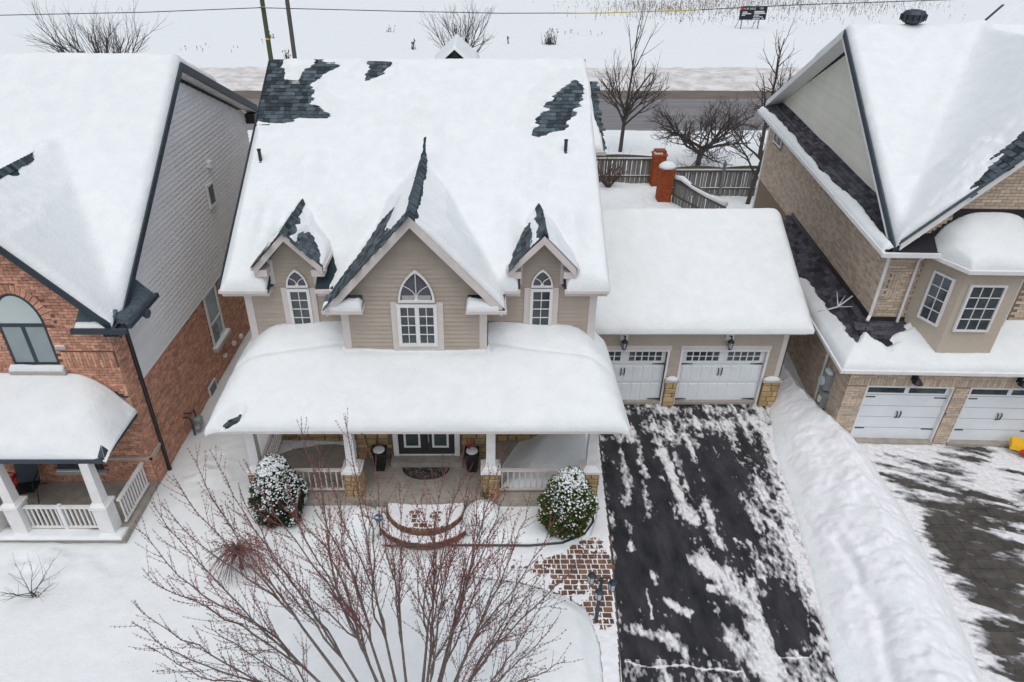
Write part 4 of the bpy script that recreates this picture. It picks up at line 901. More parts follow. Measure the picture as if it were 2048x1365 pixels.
for q0, q1, q2, q3 in ((-15.0, AC - AW - .005, .1, ASP - .03), (AC + AW + .005, LX, .1, ASP - .03), (AC - AW - .005, AC + AW + .005, .1, AZ0 - .12), (-15.0, LX, ASP - .03, 8.3)): RB.wall(lf, q0, q1, q2, q3, ok_lf)
RB.wall(lf, -10.70, LX - .02, 4.3, 4.76, lambda u, z: True, vert=True)
RB.wall(ls, LY, LY + .70, 3.42, 5.4); RB.wall(ls, LY, 26.5, .25, 3.42, lambda u, z: not (20.0 < u < 21.2 and 1.4 < z < 3.55) and not (18.8 < u < 19.5 and z < .65))
RB.done(lwall)
# arch of radial bricks
for k in range(19):
    a = math.pi * (k + .5) / 19; ca, sa = math.cos(a), math.sin(a); q = []
    for d in (-.01, .02):
        for r0, w2 in ((.02, .5), (.02, -.5), (.25, -.5), (.25, .5)):
            b = a + w2 * math.pi / 19 * .86; q.append((AC + (AW + r0) * math.cos(b), d, ASP + (AAP - ASP + r0) * math.sin(b)))
    lf.mb().hexa(q).build('arch_brick', RBRICK, lwall)
# arched window
pts = [(AC - AW, AZ0), (AC + AW, AZ0)] + [(AC + AW * math.cos(math.pi * k / 16), ASP + (AAP - ASP) * math.sin(math.pi * k / 16)) for k in range(17)]
wo = lf.mb(); ii = [(AC + (a - AC) * .9, AZ0 + .06 + (b - AZ0) * .945) for a, b in pts]
for k in range(len(pts)):
    a, b = pts[k], pts[(k + 1) % len(pts)]; c, e = ii[(k + 1) % len(pts)], ii[k]
    wo.hexa([(a[0], -.1, a[1]), (b[0], -.1, b[1]), (c[0], -.1, c[1]), (e[0], -.1, e[1]), (a[0], .008, a[1]), (b[0], .008, b[1]), (c[0], .008, c[1]), (e[0], .008, e[1])])
wo.box(AC - AW, AC + AW, -.1, .012, ASP - .05, ASP + .05).box(AC - .05, AC + .05, -.1, .01, AZ0, ASP - .05)
wo = wo.build('arch_window', NAVY, L)
lf.mb().box(AC - AW + .03, AC - .04, -.02, .002, AZ0 + .05, ASP - .04).build('pane', GLASSB, wo); lf.mb().box(AC + .04, AC + AW - .03, -.02, .002, AZ0 + .05, ASP - .04).build('pane', GLASSB, wo)
lf.mb().prism([(AC + (AW - .05) * math.cos(math.pi * k / 16), -.02, ASP + .04 + (AAP - ASP - .08) * math.sin(math.pi * k / 16)) for k in range(17)], (0, .022, 0)).build('arch_pane', GLASSP, wo)
lf.mb().box(AC - .72, AC + .72, -.02, .14, 4.17, 4.28).build('window_sill', PRECAST, L)
snow('sill_snow', 'snow lying on the sill of the arched window of the red brick house', AC - .70, AC + .68, LY - .14, LY - .005, .03, lambda X, Y: 4.28 + (Y - LY + .14) * .5, T=.08, r=.06, seed=51)
for u in (AC - .86, AC + .76): lf.mb().box(u - .13, u + .13, 0, .05, 4.86, 4.95).build('stone_block', PRECAST, L); lf.mb().box(u - .12, u + .12, .003, .047, 4.951, 4.98).build('block_snow', SNOW, L)
lf.mb().box(-12.05, -10.62, 0, .12, .72, .82).build('window_sill', PRECAST, L); lf.mb().box(-11.95, -10.72, 0, .05, .86, 2.0).build('window', GLASS, L); lf.mb().box(-12.0, -10.9, .05, .11, .825, .87).build('block_snow', SNOW, L)
lf.mb().box(-10.62, LX + .06, .0, .06, 1.22, 1.31).build('stone_band', PRECAST, L); ls.mb().box(LY - .06, LY + .75, .0, .06, 1.221, 1.311).build('stone_band', PRECAST, L)
# grey siding on the side gable
lside = ls.mb().prism([(LY + .72, .005, 3.45), (27.2, .005, 3.45), (27.2, .005, 7.75), (21.4, .005, 10.1), (LY + .72, .005, 5.9)], (0, .03, 0)).build('gable_wall', GSIDE, L)
lss = Fr((LX + .035, 0, 0), (0, 1, 0)); siding(lside, lss, [(LY + .72, 3.45), (27.2, 3.45), (27.2, 7.75), (21.4, 10.1), (LY + .72, 5.9)], .15, GSIDE, t=.045)
window(L, lss, 22.0, 22.66, 5.78, 6.58, 1, 1, fw=.07, d=.10); lss.mb().box(22.58, 22.84, .02, .16, 7.02, 7.22).build('wall_vent', GSIDE, L)
window(L, ls, 20.05, 21.15, 1.52, 3.45, 1, 1, sash=1, fw=.08, d=.04, glass=GLASSB); ls.mb().box(20.13, 21.07, .03, .06, 2.28, 2.36).build('window_rail', WHITE, L); ls.mb().box(20.13, 20.6, .035, .052, 1.60, 2.28).build('lower_pane', GLASS, L)
ls.mb().box(19.9, 21.3, .0, .20, 1.38, 1.5).build('window_sill', PRECAST, L); ls.mb().box(19.92, 21.28, .01, .19, 1.501, 1.55).build('block_snow', SNOW, L)
ls.mb().box(18.85, 19.5, .0, .05, .12, .62).build('basement_window', WHITE, L); ls.mb().box(18.92, 19.43, .051, .056, .2, .55).build('basement_pane', GLASS, L)
for y, z, r_ in ((21.6, .72, .09), (22.4, .55, .08), (20.65, .8, .07)): ls.mb().box(y - r_, y + r_, 0, .12, z - .06, z + .06).build('wall_vent', WHITE, L)
MB().tube([(LX + .14, 14.62, 5.55), (LX + .07, 15.2, 5.3), (LX + .06, 15.25, 5.1), (LX + .06, 15.25, .05)], .055, 8).build('downspout', BLACK, L)
# roof
LE, LR, LB = (14.35, 5.5), (21.4, 10.5), (27.7, 7.9)
lsl = (LR[1] - LE[1]) / (LR[0] - LE[0]); lbs = (LR[1] - LB[1]) / (LB[0] - LR[0])
mb = MB(); roof_slab(mb, (-30, LE[0], LE[1]), (-14.75, *LE), (-14.75, *LR), (-30, *LR)); roof_slab(mb, (-14.75, LY + .27, LE[1] + .52 * .714), (-9.3, LY + .27, LE[1] + .52 * .714), (-9.3, *LR), (-14.75, *LR)); roof_slab(mb, (-9.3, LE[0], LE[1]), (-8.92, *LE), (-8.92, *LR), (-9.3, *LR)); roof_slab(mb, (-30, *LR), (-8.92, *LR), (-8.92, *LB), (-30, *LB))
GXc, GHW, GEZ, GAZ = -11.8, 2.88, 5.78, 8.85; gs = (GAZ - GEZ) / GHW; gye = LE[0] + (GAZ - LE[1]) / lsl
for s in (-1, 1): roof_slab(mb, (GXc + s * GHW, 14.2, GEZ), (GXc, 14.2, GAZ), (GXc, gye, GAZ), (GXc + s * GHW, 14.75, GEZ))
lroof = mb.build('roof', TEALD, L)
def rk(parent, p, q, y0, y1, h, mat, name='rake_board'):
    MB().hexa([(p[0], y0, p[1] - h), (q[0], y0, q[1] - h), (q[0], y1, q[1] - h), (p[0], y1, p[1] - h), (p[0], y0, p[1]), (q[0], y0, q[1]), (q[0], y1, q[1]), (p[0], y1, p[1])]).build(name, mat, parent)
for s in (-1, 1): rk(L, (GXc + s * GHW, GEZ + .05), (GXc, GAZ + .05), 14.14, 14.195, .24, NAVY)
def rkx(parent, pts, x0, x1, h, mat, name='rake_board', top=.05):
    mb = MB()
    for (ya, za), (yb, zb) in zip(pts[:-1], pts[1:]):
        mb.hexa([(x0, ya, za - h), (x1, ya, za - h), (x1, yb, zb - h), (x0, yb, zb - h), (x0, ya, za + top), (x1, ya, za + top), (x1, yb, zb + top), (x0, yb, zb + top)])
    mb.build(name, mat, parent)
rkx(L, [LE, LR], -8.915, -8.86, .18, NAVY); rkx(L, [LR, LB], -8.915, -8.86, .2, NAVY)
rkx(L, [(LR[0], LR[1] - .2), (LB[0], LB[1] - .2)], -9.25, -8.92, .06, WHITE, 'soffit', 0)
MB().box(-9.26, -8.88, LB[0] - .5, LB[0], LB[1] - .55, LB[1] - .2).build('eave_box', BLACK, L)
# small eave returns at the front corner
mb = MB(); mb.hexa([(-9.28, 14.38, 5.72), (-8.62, 14.38, 5.72), (-8.62, 15.95, 5.72), (-9.28, 16.1, 5.72), (-9.28, 14.4, 6.05), (-8.66, 14.4, 5.78), (-8.66, 15.9, 5.78), (-9.28, 16.05, 6.35)]); mb.build('return_roof', TEAL, L)
MB().box(-8.61, -8.52, 14.3, 15.98, 5.62, 5.74).build('gutter', NAVY, L)
MB().box(-9.85, -8.52, 14.02, 14.12, 5.62, 5.74).build('gutter', NAVY, L)
mb = MB(); mb.hexa([(-9.82, 14.12, 5.66), (-8.9, 14.12, 5.66), (-8.9, 14.59, 5.66), (-9.82, 14.59, 5.66), (-9.82, 14.13, 5.72), (-8.9, 14.13, 5.72), (-8.9, 14.59, 6.0), (-9.82, 14.59, 6.0)]); mb.build('return_roof', TEAL, L)
snow('return_snow', 'snow lying on the small corner eave return of the red brick house', -9.8, -8.98, 14.14, 14.55, .03, lambda X, Y: 5.72 + (Y - 14.13) * .6, T=.06, r=.06, tf=lambda X, Y, t: t + .03 * sstep(-9.3, -8.8, X) - .14 * sstep(14.22, 14.4, Y) * sstep(-9.0, -9.4, X), seed=52)
MB().blob((-8.55, 15.2, 5.55), .1, .14, .14, 8, 5).build('gutter_elbow', NAVY, L)
def base_l(X, Y):
    z = np.where(Y < LR[0], LE[1] + (Y - LE[0]) * lsl, LR[1] - (Y - LR[0]) * lbs); g = GAZ - np.abs(X - GXc) * gs
    return np.where((np.abs(X - GXc) < GHW + .1) & (Y < gye + .4), np.maximum(z, g), z)
LP1 = [(-12.15, 14.1), (-11.65, 14.1), (-11.62, 15.4), (-11.70, 17.0), (-11.80, 17.6), (-11.95, 16.4), (-12.1, 15.2)]
snow('roof_snow', 'broad snow covered roof of the red brick house at the left', -20, -8.90, 14.18, 24, .055, base_l, T=.32, r=.22, keepf=lambda x, y: ~((y < LE[0]) & (np.abs(x - GXc) > GHW + .04)), bl=14, namp=.05, nsc=.3, seed=54, patches=[LP1], pk=.35, pn=.14, tf=lambda X, Y, t: t - .2 * np.exp(-((X + 8.95) / .3) ** 2 - ((Y - 14.2) / .6) ** 2))
y = 14.15
mb = MB(); a = .13; mb.add([(-a, 0, -a * gs + .03), (0, 0, .035), (a, 0, -a * gs + .03), (a, .2, -a * gs + .01), (0, .2, .015), (-a, .2, -a * gs + .01)], [(0, 1, 4, 5), (1, 2, 3, 4)]); mec, _ = mb.mesh('ridge_cap', TEAL, center=False)
while y < 18: link('ridge_cap', mec, (GXc, y, GAZ + .02), lroof); y += .15
# porch of the red brick house
def base_lp(X, Y):
    f = 2.86 + (Y - 12.78) * .57; r = 2.88 + (-9.22 - X) * .95; k = 7; return -np.log(np.exp(-k * f) + np.exp(-k * r)) / k + .02
mb = MB(); roof_slab(mb, (-20, 12.78, 2.86), (-9.28, 12.78, 2.86), (-10.3, 14.58, 3.87), (-20, 14.58, 3.87)); roof_slab(mb, (-9.24, 14.58, 2.90), (-10.3, 14.58, 3.82), (-10.3, 14.5, 3.82), (-9.28, 12.82, 2.87)); mb.build('porch_roof', NAVY, L)
MB().box(-20, -9.3, 12.68, 12.77, 2.74, 2.85).build('gutter', NAVY, L)
st_ = MB(); st_.box(-20, -10.45, LY - .05, LY - .001, 3.85, 4.1)
for k in range(9): st_.box(-10.45 + k * .125, -10.32 + k * .125, LY - .05, LY - .001, 3.4, 4.05 - k * .085)
st_.build('step_flashing', NAVY, L)
def tlp(X, Y, t): return t - .5 * np.clip(X + 9.75 + .32 * sstep(14.3, 12.9, Y) + .18 * fbm(Y * 1.5, X * 1.2, 61), 0, 1) * .8
snow('porch_snow', 'snow on the porch roof of the red brick house with a ragged melted right edge', -20, -9.22, 12.72, 14.56, .045, base_lp, T=.28, r=.22, tf=tlp, namp=.05, nsc=.5, bl=5, seed=60, wall=lambda X, Y: Y > 14.3)
MB().box(-20, -9.3, 12.46, LY - .001, 0, .4).build('porch_deck', CONC, L)
for x in (-9.76, -12.02, -12.75):
    MB().box(x - .19, x + .19, 12.57, 12.95, .4, 1.3).build('column_pedestal', WHITE, L); MB().taper(x, 12.76, 1.3, 1.38, .235, .235).taper(x, 12.76, 1.38, 1.46, .2, .14).build('pedestal_cap', WHITE, L); MB().taper(x, 12.76, 1.46, 2.74, .13, .11).build('porch_column', WHITE, L)
railing('railing', (-11.82, 12.76, 0), (-9.96, 12.76, 0), .48, 1.24, 15, WHITE, post=True, parent=L)
railing('railing', (-9.45, 12.95, 0), (-9.45, 14.4, 0), .48, 1.28, 11, WHITE, parent=L)
snow('porch_floor_snow', 'snow line along the front edge of the white railed porch floor', -16, -9.35, 12.40, 13.1, .035, lambda X, Y: .40 + X * 0, T=.07, r=.06, tf=lambda X, Y, t: t - .10 * sstep(.12, .4, Y - 12.55 + .15 * fbm(X * 1.5, Y * 2, 65)) - .07 * sstep(.0, .25, fbm(X * 1.1, Y * .5, 66) - .02), seed=62)
# chair and bundle on that porch
ch = root('porch_chair', 'black reclining patio chair standing on the concrete porch floor', 'chair', (-12.55, 13.95, .4))
fr = Fr((-12.55, 13.95, .4), (math.cos(.25), math.sin(.25), 0))
fr.mb().hexa([(-.27, .30, .38), (.27, .30, .38), (.27, -.2, .34), (-.27, -.2, .34), (-.27, .30, .42), (.27, .30, .42), (.27, -.2, .38), (-.27, -.2, .38)]).build('seat', BLACK, ch)
fr.mb().hexa([(-.27, -.2, .36), (.27, -.2, .36), (.27, -.24, .36), (-.27, -.24, .36), (-.27, -.45, 1.12), (.27, -.45, 1.12), (.27, -.49, 1.12), (-.27, -.49, 1.12)]).build('backrest', GREYM if False else NAVY, ch)
for s in (-.28, .28):
    fr.mb().tube([(s, .34, 0), (s, .1, .36), (s, -.2, .38)], .016, 5).build('leg', BLACK, ch); fr.mb().tube([(s, -.5, 0), (s, .0, .40)], .016, 5).build('leg', BLACK, ch); fr.mb().tube([(s, .28, .42), (s, .26, .62), (s, -.3, .64)], .018, 5).build('armrest', BLACK, ch)
rb = root('ride_on_toy', 'red and white bundled toy left behind the black porch chair', 'toy', (-13.1, 14.3, .4))
MB().blob((-13.1, 14.3, .62), .2, .16, .24, 9, 6, .18).build('red_shell', REDP, rb, True); MB().blob((-13.2, 14.12, .52), .16, .12, .14, 9, 6, .2).build('white_shell', WHITE, rb, True); MB().tube([(-13.0, 14.25, .8), (-12.95, 14.2, 1.05), (-13.15, 14.2, 1.08)], .02, 5).build('handle', REDP, rb)
gm = root('gas_meter', 'grey gas meter with bent pipes on the side wall of the red brick house', 'gas meter', (-9.05, 17.0, .3))
MB().lathe(-9.02, 17.15, [(.10, .42), (.15, .46), (.16, .68), (.10, .74)], 12).build('body', GREYM, gm); MB().lathe(-8.98, 16.95, [(.03, .4), (.12, .44), (.12, .5), (.05, .56)], 12).build('regulator', GREYM, gm)
MB().tube([(-9.25, 16.75, 1.0), (-9.1, 16.75, 1.02), (-9.05, 16.8, .9), (-9.05, 16.8, .2)], .025, 6).tube([(-9.05, 17.15, .72), (-9.05, 17.15, 1.0), (-9.05, 16.9, 1.05), (-9.25, 16.9, 1.05)], .025, 6).build('pipe', NAVY, gm)

# ================================================================== TAN BRICK HOUSE on the right
A1, A2 = R(2), R(6.5); RO = Vector((11.8, 18.1, 0)); EX = Vector((math.cos(A1), -math.sin(A1), 0)); EY = Vector((math.sin(A2), math.cos(A2), 0))
def RH(x, y, z): return RO + EX * x + EY * y + Vector((0, 0, z))
def RM(): return MB(lambda x, y, z: RH(x, y, z))
N = root('tan_brick_house', 'tan brick house with a stucco bay window over two white garage doors', 'house', RH(2.5, -1.3, 0))
nw = RM()
nw.prism([(0, 0, 0), (0, 0, 6.25), (0, 7.3, 6.7), (0, 14.3, 6.9), (0, 14.3, 0)], (.3, 0, 0)); nw.prism([(.31, .25, 0), (9, .25, 0), (9, .25, 6.3), (4.2, .25, 10.5), (.31, .25, 6.6)], (0, -.25, 0))
nw.box(-.70, -.4, -1.34, 8.6, 0, 2.78); nw.box(-.395, -.1, -1.34, -1.05, 0, 2.78).box(2.5, 2.95, -1.34, -1.05, 0, 2.78).box(5.55, 9, -1.34, -1.05, 0, 2.78).box(-.1, 2.5, -1.34, -1.05, 2.2, 2.779).box(2.95, 5.55, -1.34, -1.05, 2.2, 2.779)
nwall = nw.build('wall', TMORT, N)
nf0 = Fr(RH(0, 0, 0), EX); nfl = Fr(RH(0, -1.34, 0), EX); ns0 = Fr(RH(0, 0, 0), -EY); nsl = Fr(RH(-.70, 0, 0), -EY)
TB = Bricks(.272, .092, TBRICK)
TB.wall(nf0, .01, 8.9, 3.6, 9.8, lambda u, z: z < 6.35 + min(u, 8.45 - u) and not (1.0 < u < 4.1 and z < 6.0) and not (z > 4.5 and z < 5.3 and .18 < u < .55))
TB.wall(nf0, .2, .55, 4.5, 5.3, vert=True)
for q0, q1 in ((-.70, -.11), (2.51, 2.94), (5.56, 8.95)): TB.wall(nfl, q0, q1, .05, 2.2, lambda u, z: not 1.15 < z < 1.24)
TB.wall(nfl, -.70, 8.95, 2.2, 2.46, vert=True); TB.wall(nfl, -.70, 8.95, 2.47, 2.75)
TB.wall(ns0, -14.3, 0, 3.5, 6.2, lambda u, z: not (11.9 < -u < 13.4 and 5.45 < z < 6.45)); TB.wall(nsl, -8.6, 1.34, .0, 2.72)
TB.done(nwall)
nsl.mb().box(-.1, 1.38, .0, .05, 1.16, 1.24).build('stone_band', PRECAST, N); nfl.mb().box(-.74, -.14, .0, .05, 1.161, 1.241).build('stone_band', PRECAST, N); nfl.mb().box(2.54, 2.91, .0, .05, 1.161, 1.241).build('stone_band', PRECAST, N)
# cream gable siding
ng = RM().prism([(.36, .2, 6.3), (.36, 14.5, 6.9), (.36, 7.4, 10.45)], (.1, 0, 0)).build('gable_wall', CREAM, N)
nsg = Fr(RH(.355, 0, 0), -EY); siding(ng, nsg, [(-14.4, 6.62), (-.6, 6.62), (-.6, 6.7), (-7.4, 10.42), (-14.4, 7.1)], .14, CREAM, t=.03)
# roofs
NE, NR, NB = (-.52, 6.28), (7.4, 10.88), (14.95, 6.95); nsl_ = (NR[1] - NE[1]) / (NR[0] - NE[0]); nbs = (NR[1] - NB[1]) / (NB[0] - NR[0])
mb = RM()
def rs(a, b, c, d, t=.13):
    lo = [(p[0], p[1], p[2] - t) for p in (a, b, c, d)]; mb.hexa(lo + [a, b, c, d])
yq = (.27, NE[1] + (.27 - NE[0]) * nsl_); rs((-.22, *yq), (14, *yq), (14, *NR), (-.22, *NR)); rs((-.22, *NE), (-.01, *NE), (-.01, *yq), (-.22, *yq)); rs((-.22, *NR), (14, *NR), (14, *NB), (-.22, *NB))
CGX, CGZ = 4.25, 10.9; cgs = (CGZ - 6.5) / (CGX + .12); cye = NE[0] + (CGZ - NE[1]) / nsl_
rs((-.12, -.5, 6.5), (CGX, -.5, CGZ), (CGX, cye, CGZ), (-.12, -.1, 6.5)); rs((8.6, -.5, 6.5), (CGX, -.5, CGZ), (CGX, cye, CGZ), (8.6, -.1, 6.5))
nroof = mb.build('roof', TEALD, N)
def nrk(pts, x0, x1, h, mat, name, top=.04):
    m = RM()
    for (ya, za), (yb, zb) in zip(pts[:-1], pts[1:]): m.hexa([(x0, ya, za - h), (x1, ya, za - h), (x1, yb, zb - h), (x0, yb, zb - h), (x0, ya, za + top), (x1, ya, za + top), (x1, yb, zb + top), (x0, yb, zb + top)])
    return m.build(name, mat, N)
nrk([NE, NR], -.27, -.225, .16, TEAL, 'drip_edge', .06); nrk([NR, NB], -.27, -.225, .22, WHITE, 'rake_board'); nrk([(NE[0], NE[1] - .161), (NR[0], NR[1] - .161)], -.262, -.226, .12, WHITE, 'rake_board', 0)
nrk([(NR[0], NR[1] - .2), (NB[0], NB[1] - .2)], -.22, .34, .03, WHITE, 'soffit', 0); nrk([(NE[0], NE[1] - .2), (NR[0], NR[1] - .2)], -.22, .34, .03, WHITE, 'soffit', 0)
m = RM(); m.hexa([(-.12, -.56, 6.24), (CGX, -.56, CGZ - .26), (CGX, -.505, CGZ - .26), (-.12, -.505, 6.24), (-.12, -.56, 6.46), (CGX, -.56, CGZ - .04), (CGX, -.505, CGZ - .04), (-.12, -.505, 6.46)]); m.build('rake_board', WHITE, N)
m = RM(); m.hexa([(-.14, -.59, 6.47), (CGX, -.59, CGZ - .03), (CGX, -.505, CGZ - .03), (-.14, -.505, 6.47), (-.14, -.59, 6.53), (CGX, -.59, CGZ + .03), (CGX, -.505, CGZ + .03), (-.14, -.505, 6.53)]); m.build('drip_edge', TEAL, N)
m = RM(); m.hexa([(-.1, -.5, 6.2), (CGX, -.5, CGZ - .3), (CGX, -.02, CGZ - .3), (-.1, -.02, 6.2), (-.1, -.5, 6.24), (CGX, -.5, CGZ - .26), (CGX, -.02, CGZ - .26), (-.1, -.02, 6.24)]); m.build('soffit', WHITE, N)
# pent roof along the side, front return
m = RM(); m.hexa([(-.5, -.55, 6.10), (.35, -.05, 6.10), (.35, 14.9, 6.5), (-.5, 14.9, 6.5), (-.5, -.55, 6.22), (.35, -.05, 6.66), (.35, 14.9, 7.06), (-.5, 14.9, 6.62)]); pent = m.build('pent_roof', PURPD, N)
m = RM(); m.hexa([(-.6, -.6, 6.10), (-.505, -.6, 6.10), (-.505, 14.9, 6.5), (-.6, 14.9, 6.5), (-.6, -.6, 6.22), (-.505, -.6, 6.22), (-.505, 14.9, 6.62), (-.6, 14.9, 6.62)]); m.build('gutter', WHITE, N)
RM().box(-.6, 1.0, -.7, -.6, 6.08, 6.2).build('gutter', WHITE, N); RM().hexa([(-.1, -.6, 6.1), (.95, -.6, 6.1), (.95, -.01, 6.1), (-.1, -.01, 6.1), (-.1, -.6, 6.17), (.95, -.6, 6.17), (.95, -.01, 6.55), (-.1, -.01, 6.55)]).build('return_roof', PURPD, N)
pd = .44 / .85; pl_ = math.hypot(.85, .44)
mpt = lambda u, v: tuple(RH(-.5 + v * .85 / pl_, -u, 6.22 + v * .44 / pl_ + .4 * (-u) / 14.9 * -1 * -1))
shingles(pent, PURP, None, lambda x, y: True, -14.6, .1, .22, pl_ - .05, mpt, None, ex=.15, wd=.28)
snow('pent_snow', 'snow strip along the gutter of the side pent roof of the tan brick house', -.56, .34, -.5, 14.85, .05, lambda X, Y: 6.22 + (X + .5) * pd + .4 * Y / 14.9, T=.14, r=.08, tf=lambda X, Y, t: t * sstep(.02, .14, .27 + .06 * np.sin(Y * .7) + .16 * fbm(Y * 1.3, X * 2, 68) + .2 * sstep(2, -.3, Y) * 0 - (X + .5)) - .012, xf=lambda x, y, z: RH(x, y, z), seed=67)
def base_n(X, Y):
    z = np.where(Y < NR[0], NE[1] + (Y - NE[0]) * nsl_, NR[1] - (Y - NR[0]) * nbs); g = CGZ - np.abs(X - CGX) * cgs
    return np.where((X > -.2) & (Y < cye + .3), np.maximum(z, g), z)
NP1 = [(2.25, -.6), (1.3, -.6), (1.55, -.35), (1.75, -.2), (2.0, .1), (2.3, .35), (2.9, .4), (3.6, .6), (4.25, .2), (4.25, -.6)]
snow('roof_snow', 'broad snow covered roof of the tan brick house at the right', -.21, 12.5, -.50, 10, .055, base_n, T=.30, r=.2, bl=12, namp=.05, nsc=.3, seed=70, patches=[NP1], pk=.4, pn=.35, xf=lambda x, y, z: RH(x, y, z), tf=lambda X, Y, t: t + .16 * np.exp(-((X - 1.6 - (Y - 3) * .55) / .5) ** 2) * (Y > 1.5))
clg = math.hypot(CGX + .12, CGZ - 6.5)
mgl = lambda u, v: tuple(RH(-.12 + v * (CGX + .12) / clg, -.5 - u, 6.5 + v * (CGZ - 6.5) / clg))
shingles(nroof, TEAL, None, lambda x, y: True, -1.3, 0, 1.7, clg - .1, mgl, None)
# ridge vent turbine
rv = root('roof_vent', 'dark round ribbed vent on the ridge of the tan brick house', 'roof vent', RH(1.95, 7.45, 10.9)); c = RH(1.95, 7.45, 0)
MB().lathe(c.x, c.y, [(.2, 10.8), (.2, 11.12), (.30, 11.2)], 14).build('collar', NAVY, rv); MB().lathe(c.x, c.y, [(.28, 11.16), (.37, 11.25), (.38, 11.42), (.30, 11.52), (.12, 11.56)], 16).build('hood', NAVY, rv)
for k in range(12): a = k * math.pi / 6; MB().tube([(c.x + .385 * math.cos(a), c.y + .385 * math.sin(a), 11.22), (c.x + .395 * math.cos(a), c.y + .395 * math.sin(a), 11.42)], .022, 4).build('vane', BLACK, rv)
# stucco bay
bp = [(1.0, 0), (1.58, -1.2), (3.12, -1.2), (3.7, 0)]
m = RM(); n4 = len(bp); m.prism([(x, y, 2.9) for x, y in bp], (0, 0, 3.1)); bay = m.build('bay', STUCCO, N)
fbf = Fr(RH(0, -1.2, 0), EX); window(N, fbf, 1.76, 2.74, 4.08, 5.56, 3, 4, fw=.06)
pA, pB = RH(1.0, 0, 0), RH(1.58, -1.2, 0); fbl = Fr(pA, (pB - pA)); window(N, fbl, .42, 1.08, 4.08, 5.6, 2, 4, fw=.06)
pC, pD = RH(3.12, -1.2, 0), RH(3.7, 0, 0); fbr = Fr(pC, (pD - pC)); window(N, fbr, .36, 1.0, 4.08, 5.56, 2, 4, fw=.06)
be = [(.72, .0), (1.46, -1.42), (3.24, -1.42), (3.98, .0)]; bt = [(1.75, -.02), (1.75, -.02), (3.2, -.02), (3.2, -.02)]
m = RM()
for k in range(3): m.hexa([(*be[k], 5.98), (*be[k + 1], 5.98), (*bt[k + 1], 6.9), (*bt[k], 6.9), (*be[k], 6.08), (*be[k + 1], 6.08), (*bt[k + 1], 7.0), (*bt[k], 7.0)])
m.build('bay_roof', PURPD, N)
m = RM()
for k in range(3):
    a, b = be[k], be[k + 1]; e = .1; cx_, cy_ = 2.35, 0
    a2 = (cx_ + (a[0] - cx_) * 1.05, a[1] * 1.07); b2 = (cx_ + (b[0] - cx_) * 1.05, b[1] * 1.07)
    m.hexa([(*a, 5.98), (*b, 5.98), (*b2, 5.98), (*a2, 5.98), (*a, 6.09), (*b, 6.09), (*b2, 6.09), (*a2, 6.09)])
m.build('gutter', WHITE, N)
nf0.mb().box(1.3, 3.6, .004, .035, 7.05, 7.28).build('flashing', BLACK, N)
for k in range(7): nf0.mb().box(.66 + k * .11, .80 + k * .11, .004, .03, 6.1, 6.42 + k * .105).build('flashing', BLACK, N)
def base_bay(X, Y):
    f = 6.08 + (Y + 1.42) * .62; l = 6.08 + ((X - .72) - (-Y) * .52) * .95; r = 6.08 + ((3.98 - X) - (-Y) * .52) * .95; k = 8
    return -np.log(np.exp(-k * f) + np.exp(-k * l) + np.exp(-k * r)) / k + .03
snow('bay_snow', 'snow mound on the roof of the stucco bay of the tan brick house', -1.62, 1.62, -1.45, -.02, .04, lambda X, Y: base_bay(2.35 + X * (1.62 + .52 * Y) / 1.62, Y), T=.24, r=.18, xf=lambda x, y, z: RH(2.35 + x * (1.62 + .52 * y) / 1.62, y, z), seed=73, wall=lambda X, Y: Y > -.15, tf=lambda X, Y, t: t * (1 - sstep(-1.15, -1.5, X) * sstep(-.75, -.15, Y)) - .012)
# skirt roof over the garage and along the side
SKZ0, SKZ1 = 2.96, 3.72
m = RM(); m.hexa([(-1.1, -1.6, SKZ0 - .1), (9, -1.6, SKZ0 - .1), (9, 0, SKZ1 - .1), (0, 0, SKZ1 - .1), (-1.1, -1.6, SKZ0), (9, -1.6, SKZ0), (9, -.002, SKZ1), (-.002, -.002, SKZ1)])
m.hexa([(-1.1, -1.6, SKZ0 - .1), (-.002, -.002, SKZ1 - .1), (-.002, 8.7, SKZ1 - .1), (-1.1, 8.7, SKZ0 - .1), (-1.1, -1.6, SKZ0), (-.002, -.002, SKZ1), (-.002, 8.7, SKZ1), (-1.1, 8.7, SKZ0)]); sk = m.build('skirt_roof', PURPD, N)
RM().box(-1.2, -1.105, -1.7, 8.7, SKZ0 - .11, SKZ0 - .01).build('gutter', WHITE, N); RM().box(-1.1, 9, -1.71, -1.605, SKZ0 - .11, SKZ0 - .01).build('gutter', WHITE, N); RM().box(-1.1, 9, -1.6, -1.35, SKZ0 - .16, SKZ0 - .105).build('soffit', WHITE, N)
RM().box(-.06, -.003, -.01, 8.7, SKZ1 - .02, SKZ1 + .14).build('flashing', BLACK, N); RM().box(0, 1.0, -.06, -.003, SKZ1 - .02, SKZ1 + .12).build('flashing', BLACK, N)
kl = math.hypot(1.1, SKZ1 - SKZ0); msk = lambda u, v: tuple(RH(-1.1 + v * 1.1 / kl, -u, SKZ0 + v * (SKZ1 - SKZ0) / kl))
def insk(x, y):
    d = Vector((x, y, 0)) - RO; det = EX.x * EY.y - EX.y * EY.x; lx = (d.x * EY.y - d.y * EY.x) / det; ly = (EX.x * d.y - EX.y * d.x) / det
    return lx - ly * .69 < 0.0 if ly < 0 else True
shingles(sk, PURP, None, insk, -8.7, 1.5, .35, kl - .04, msk, None, ex=.15, wd=.28)
kf2 = math.hypot(1.6, SKZ1 - SKZ0); msf = lambda u, v: tuple(RH(u, -1.6 + v * 1.6 / kf2, SKZ0 + v * (SKZ1 - SKZ0) / kf2))
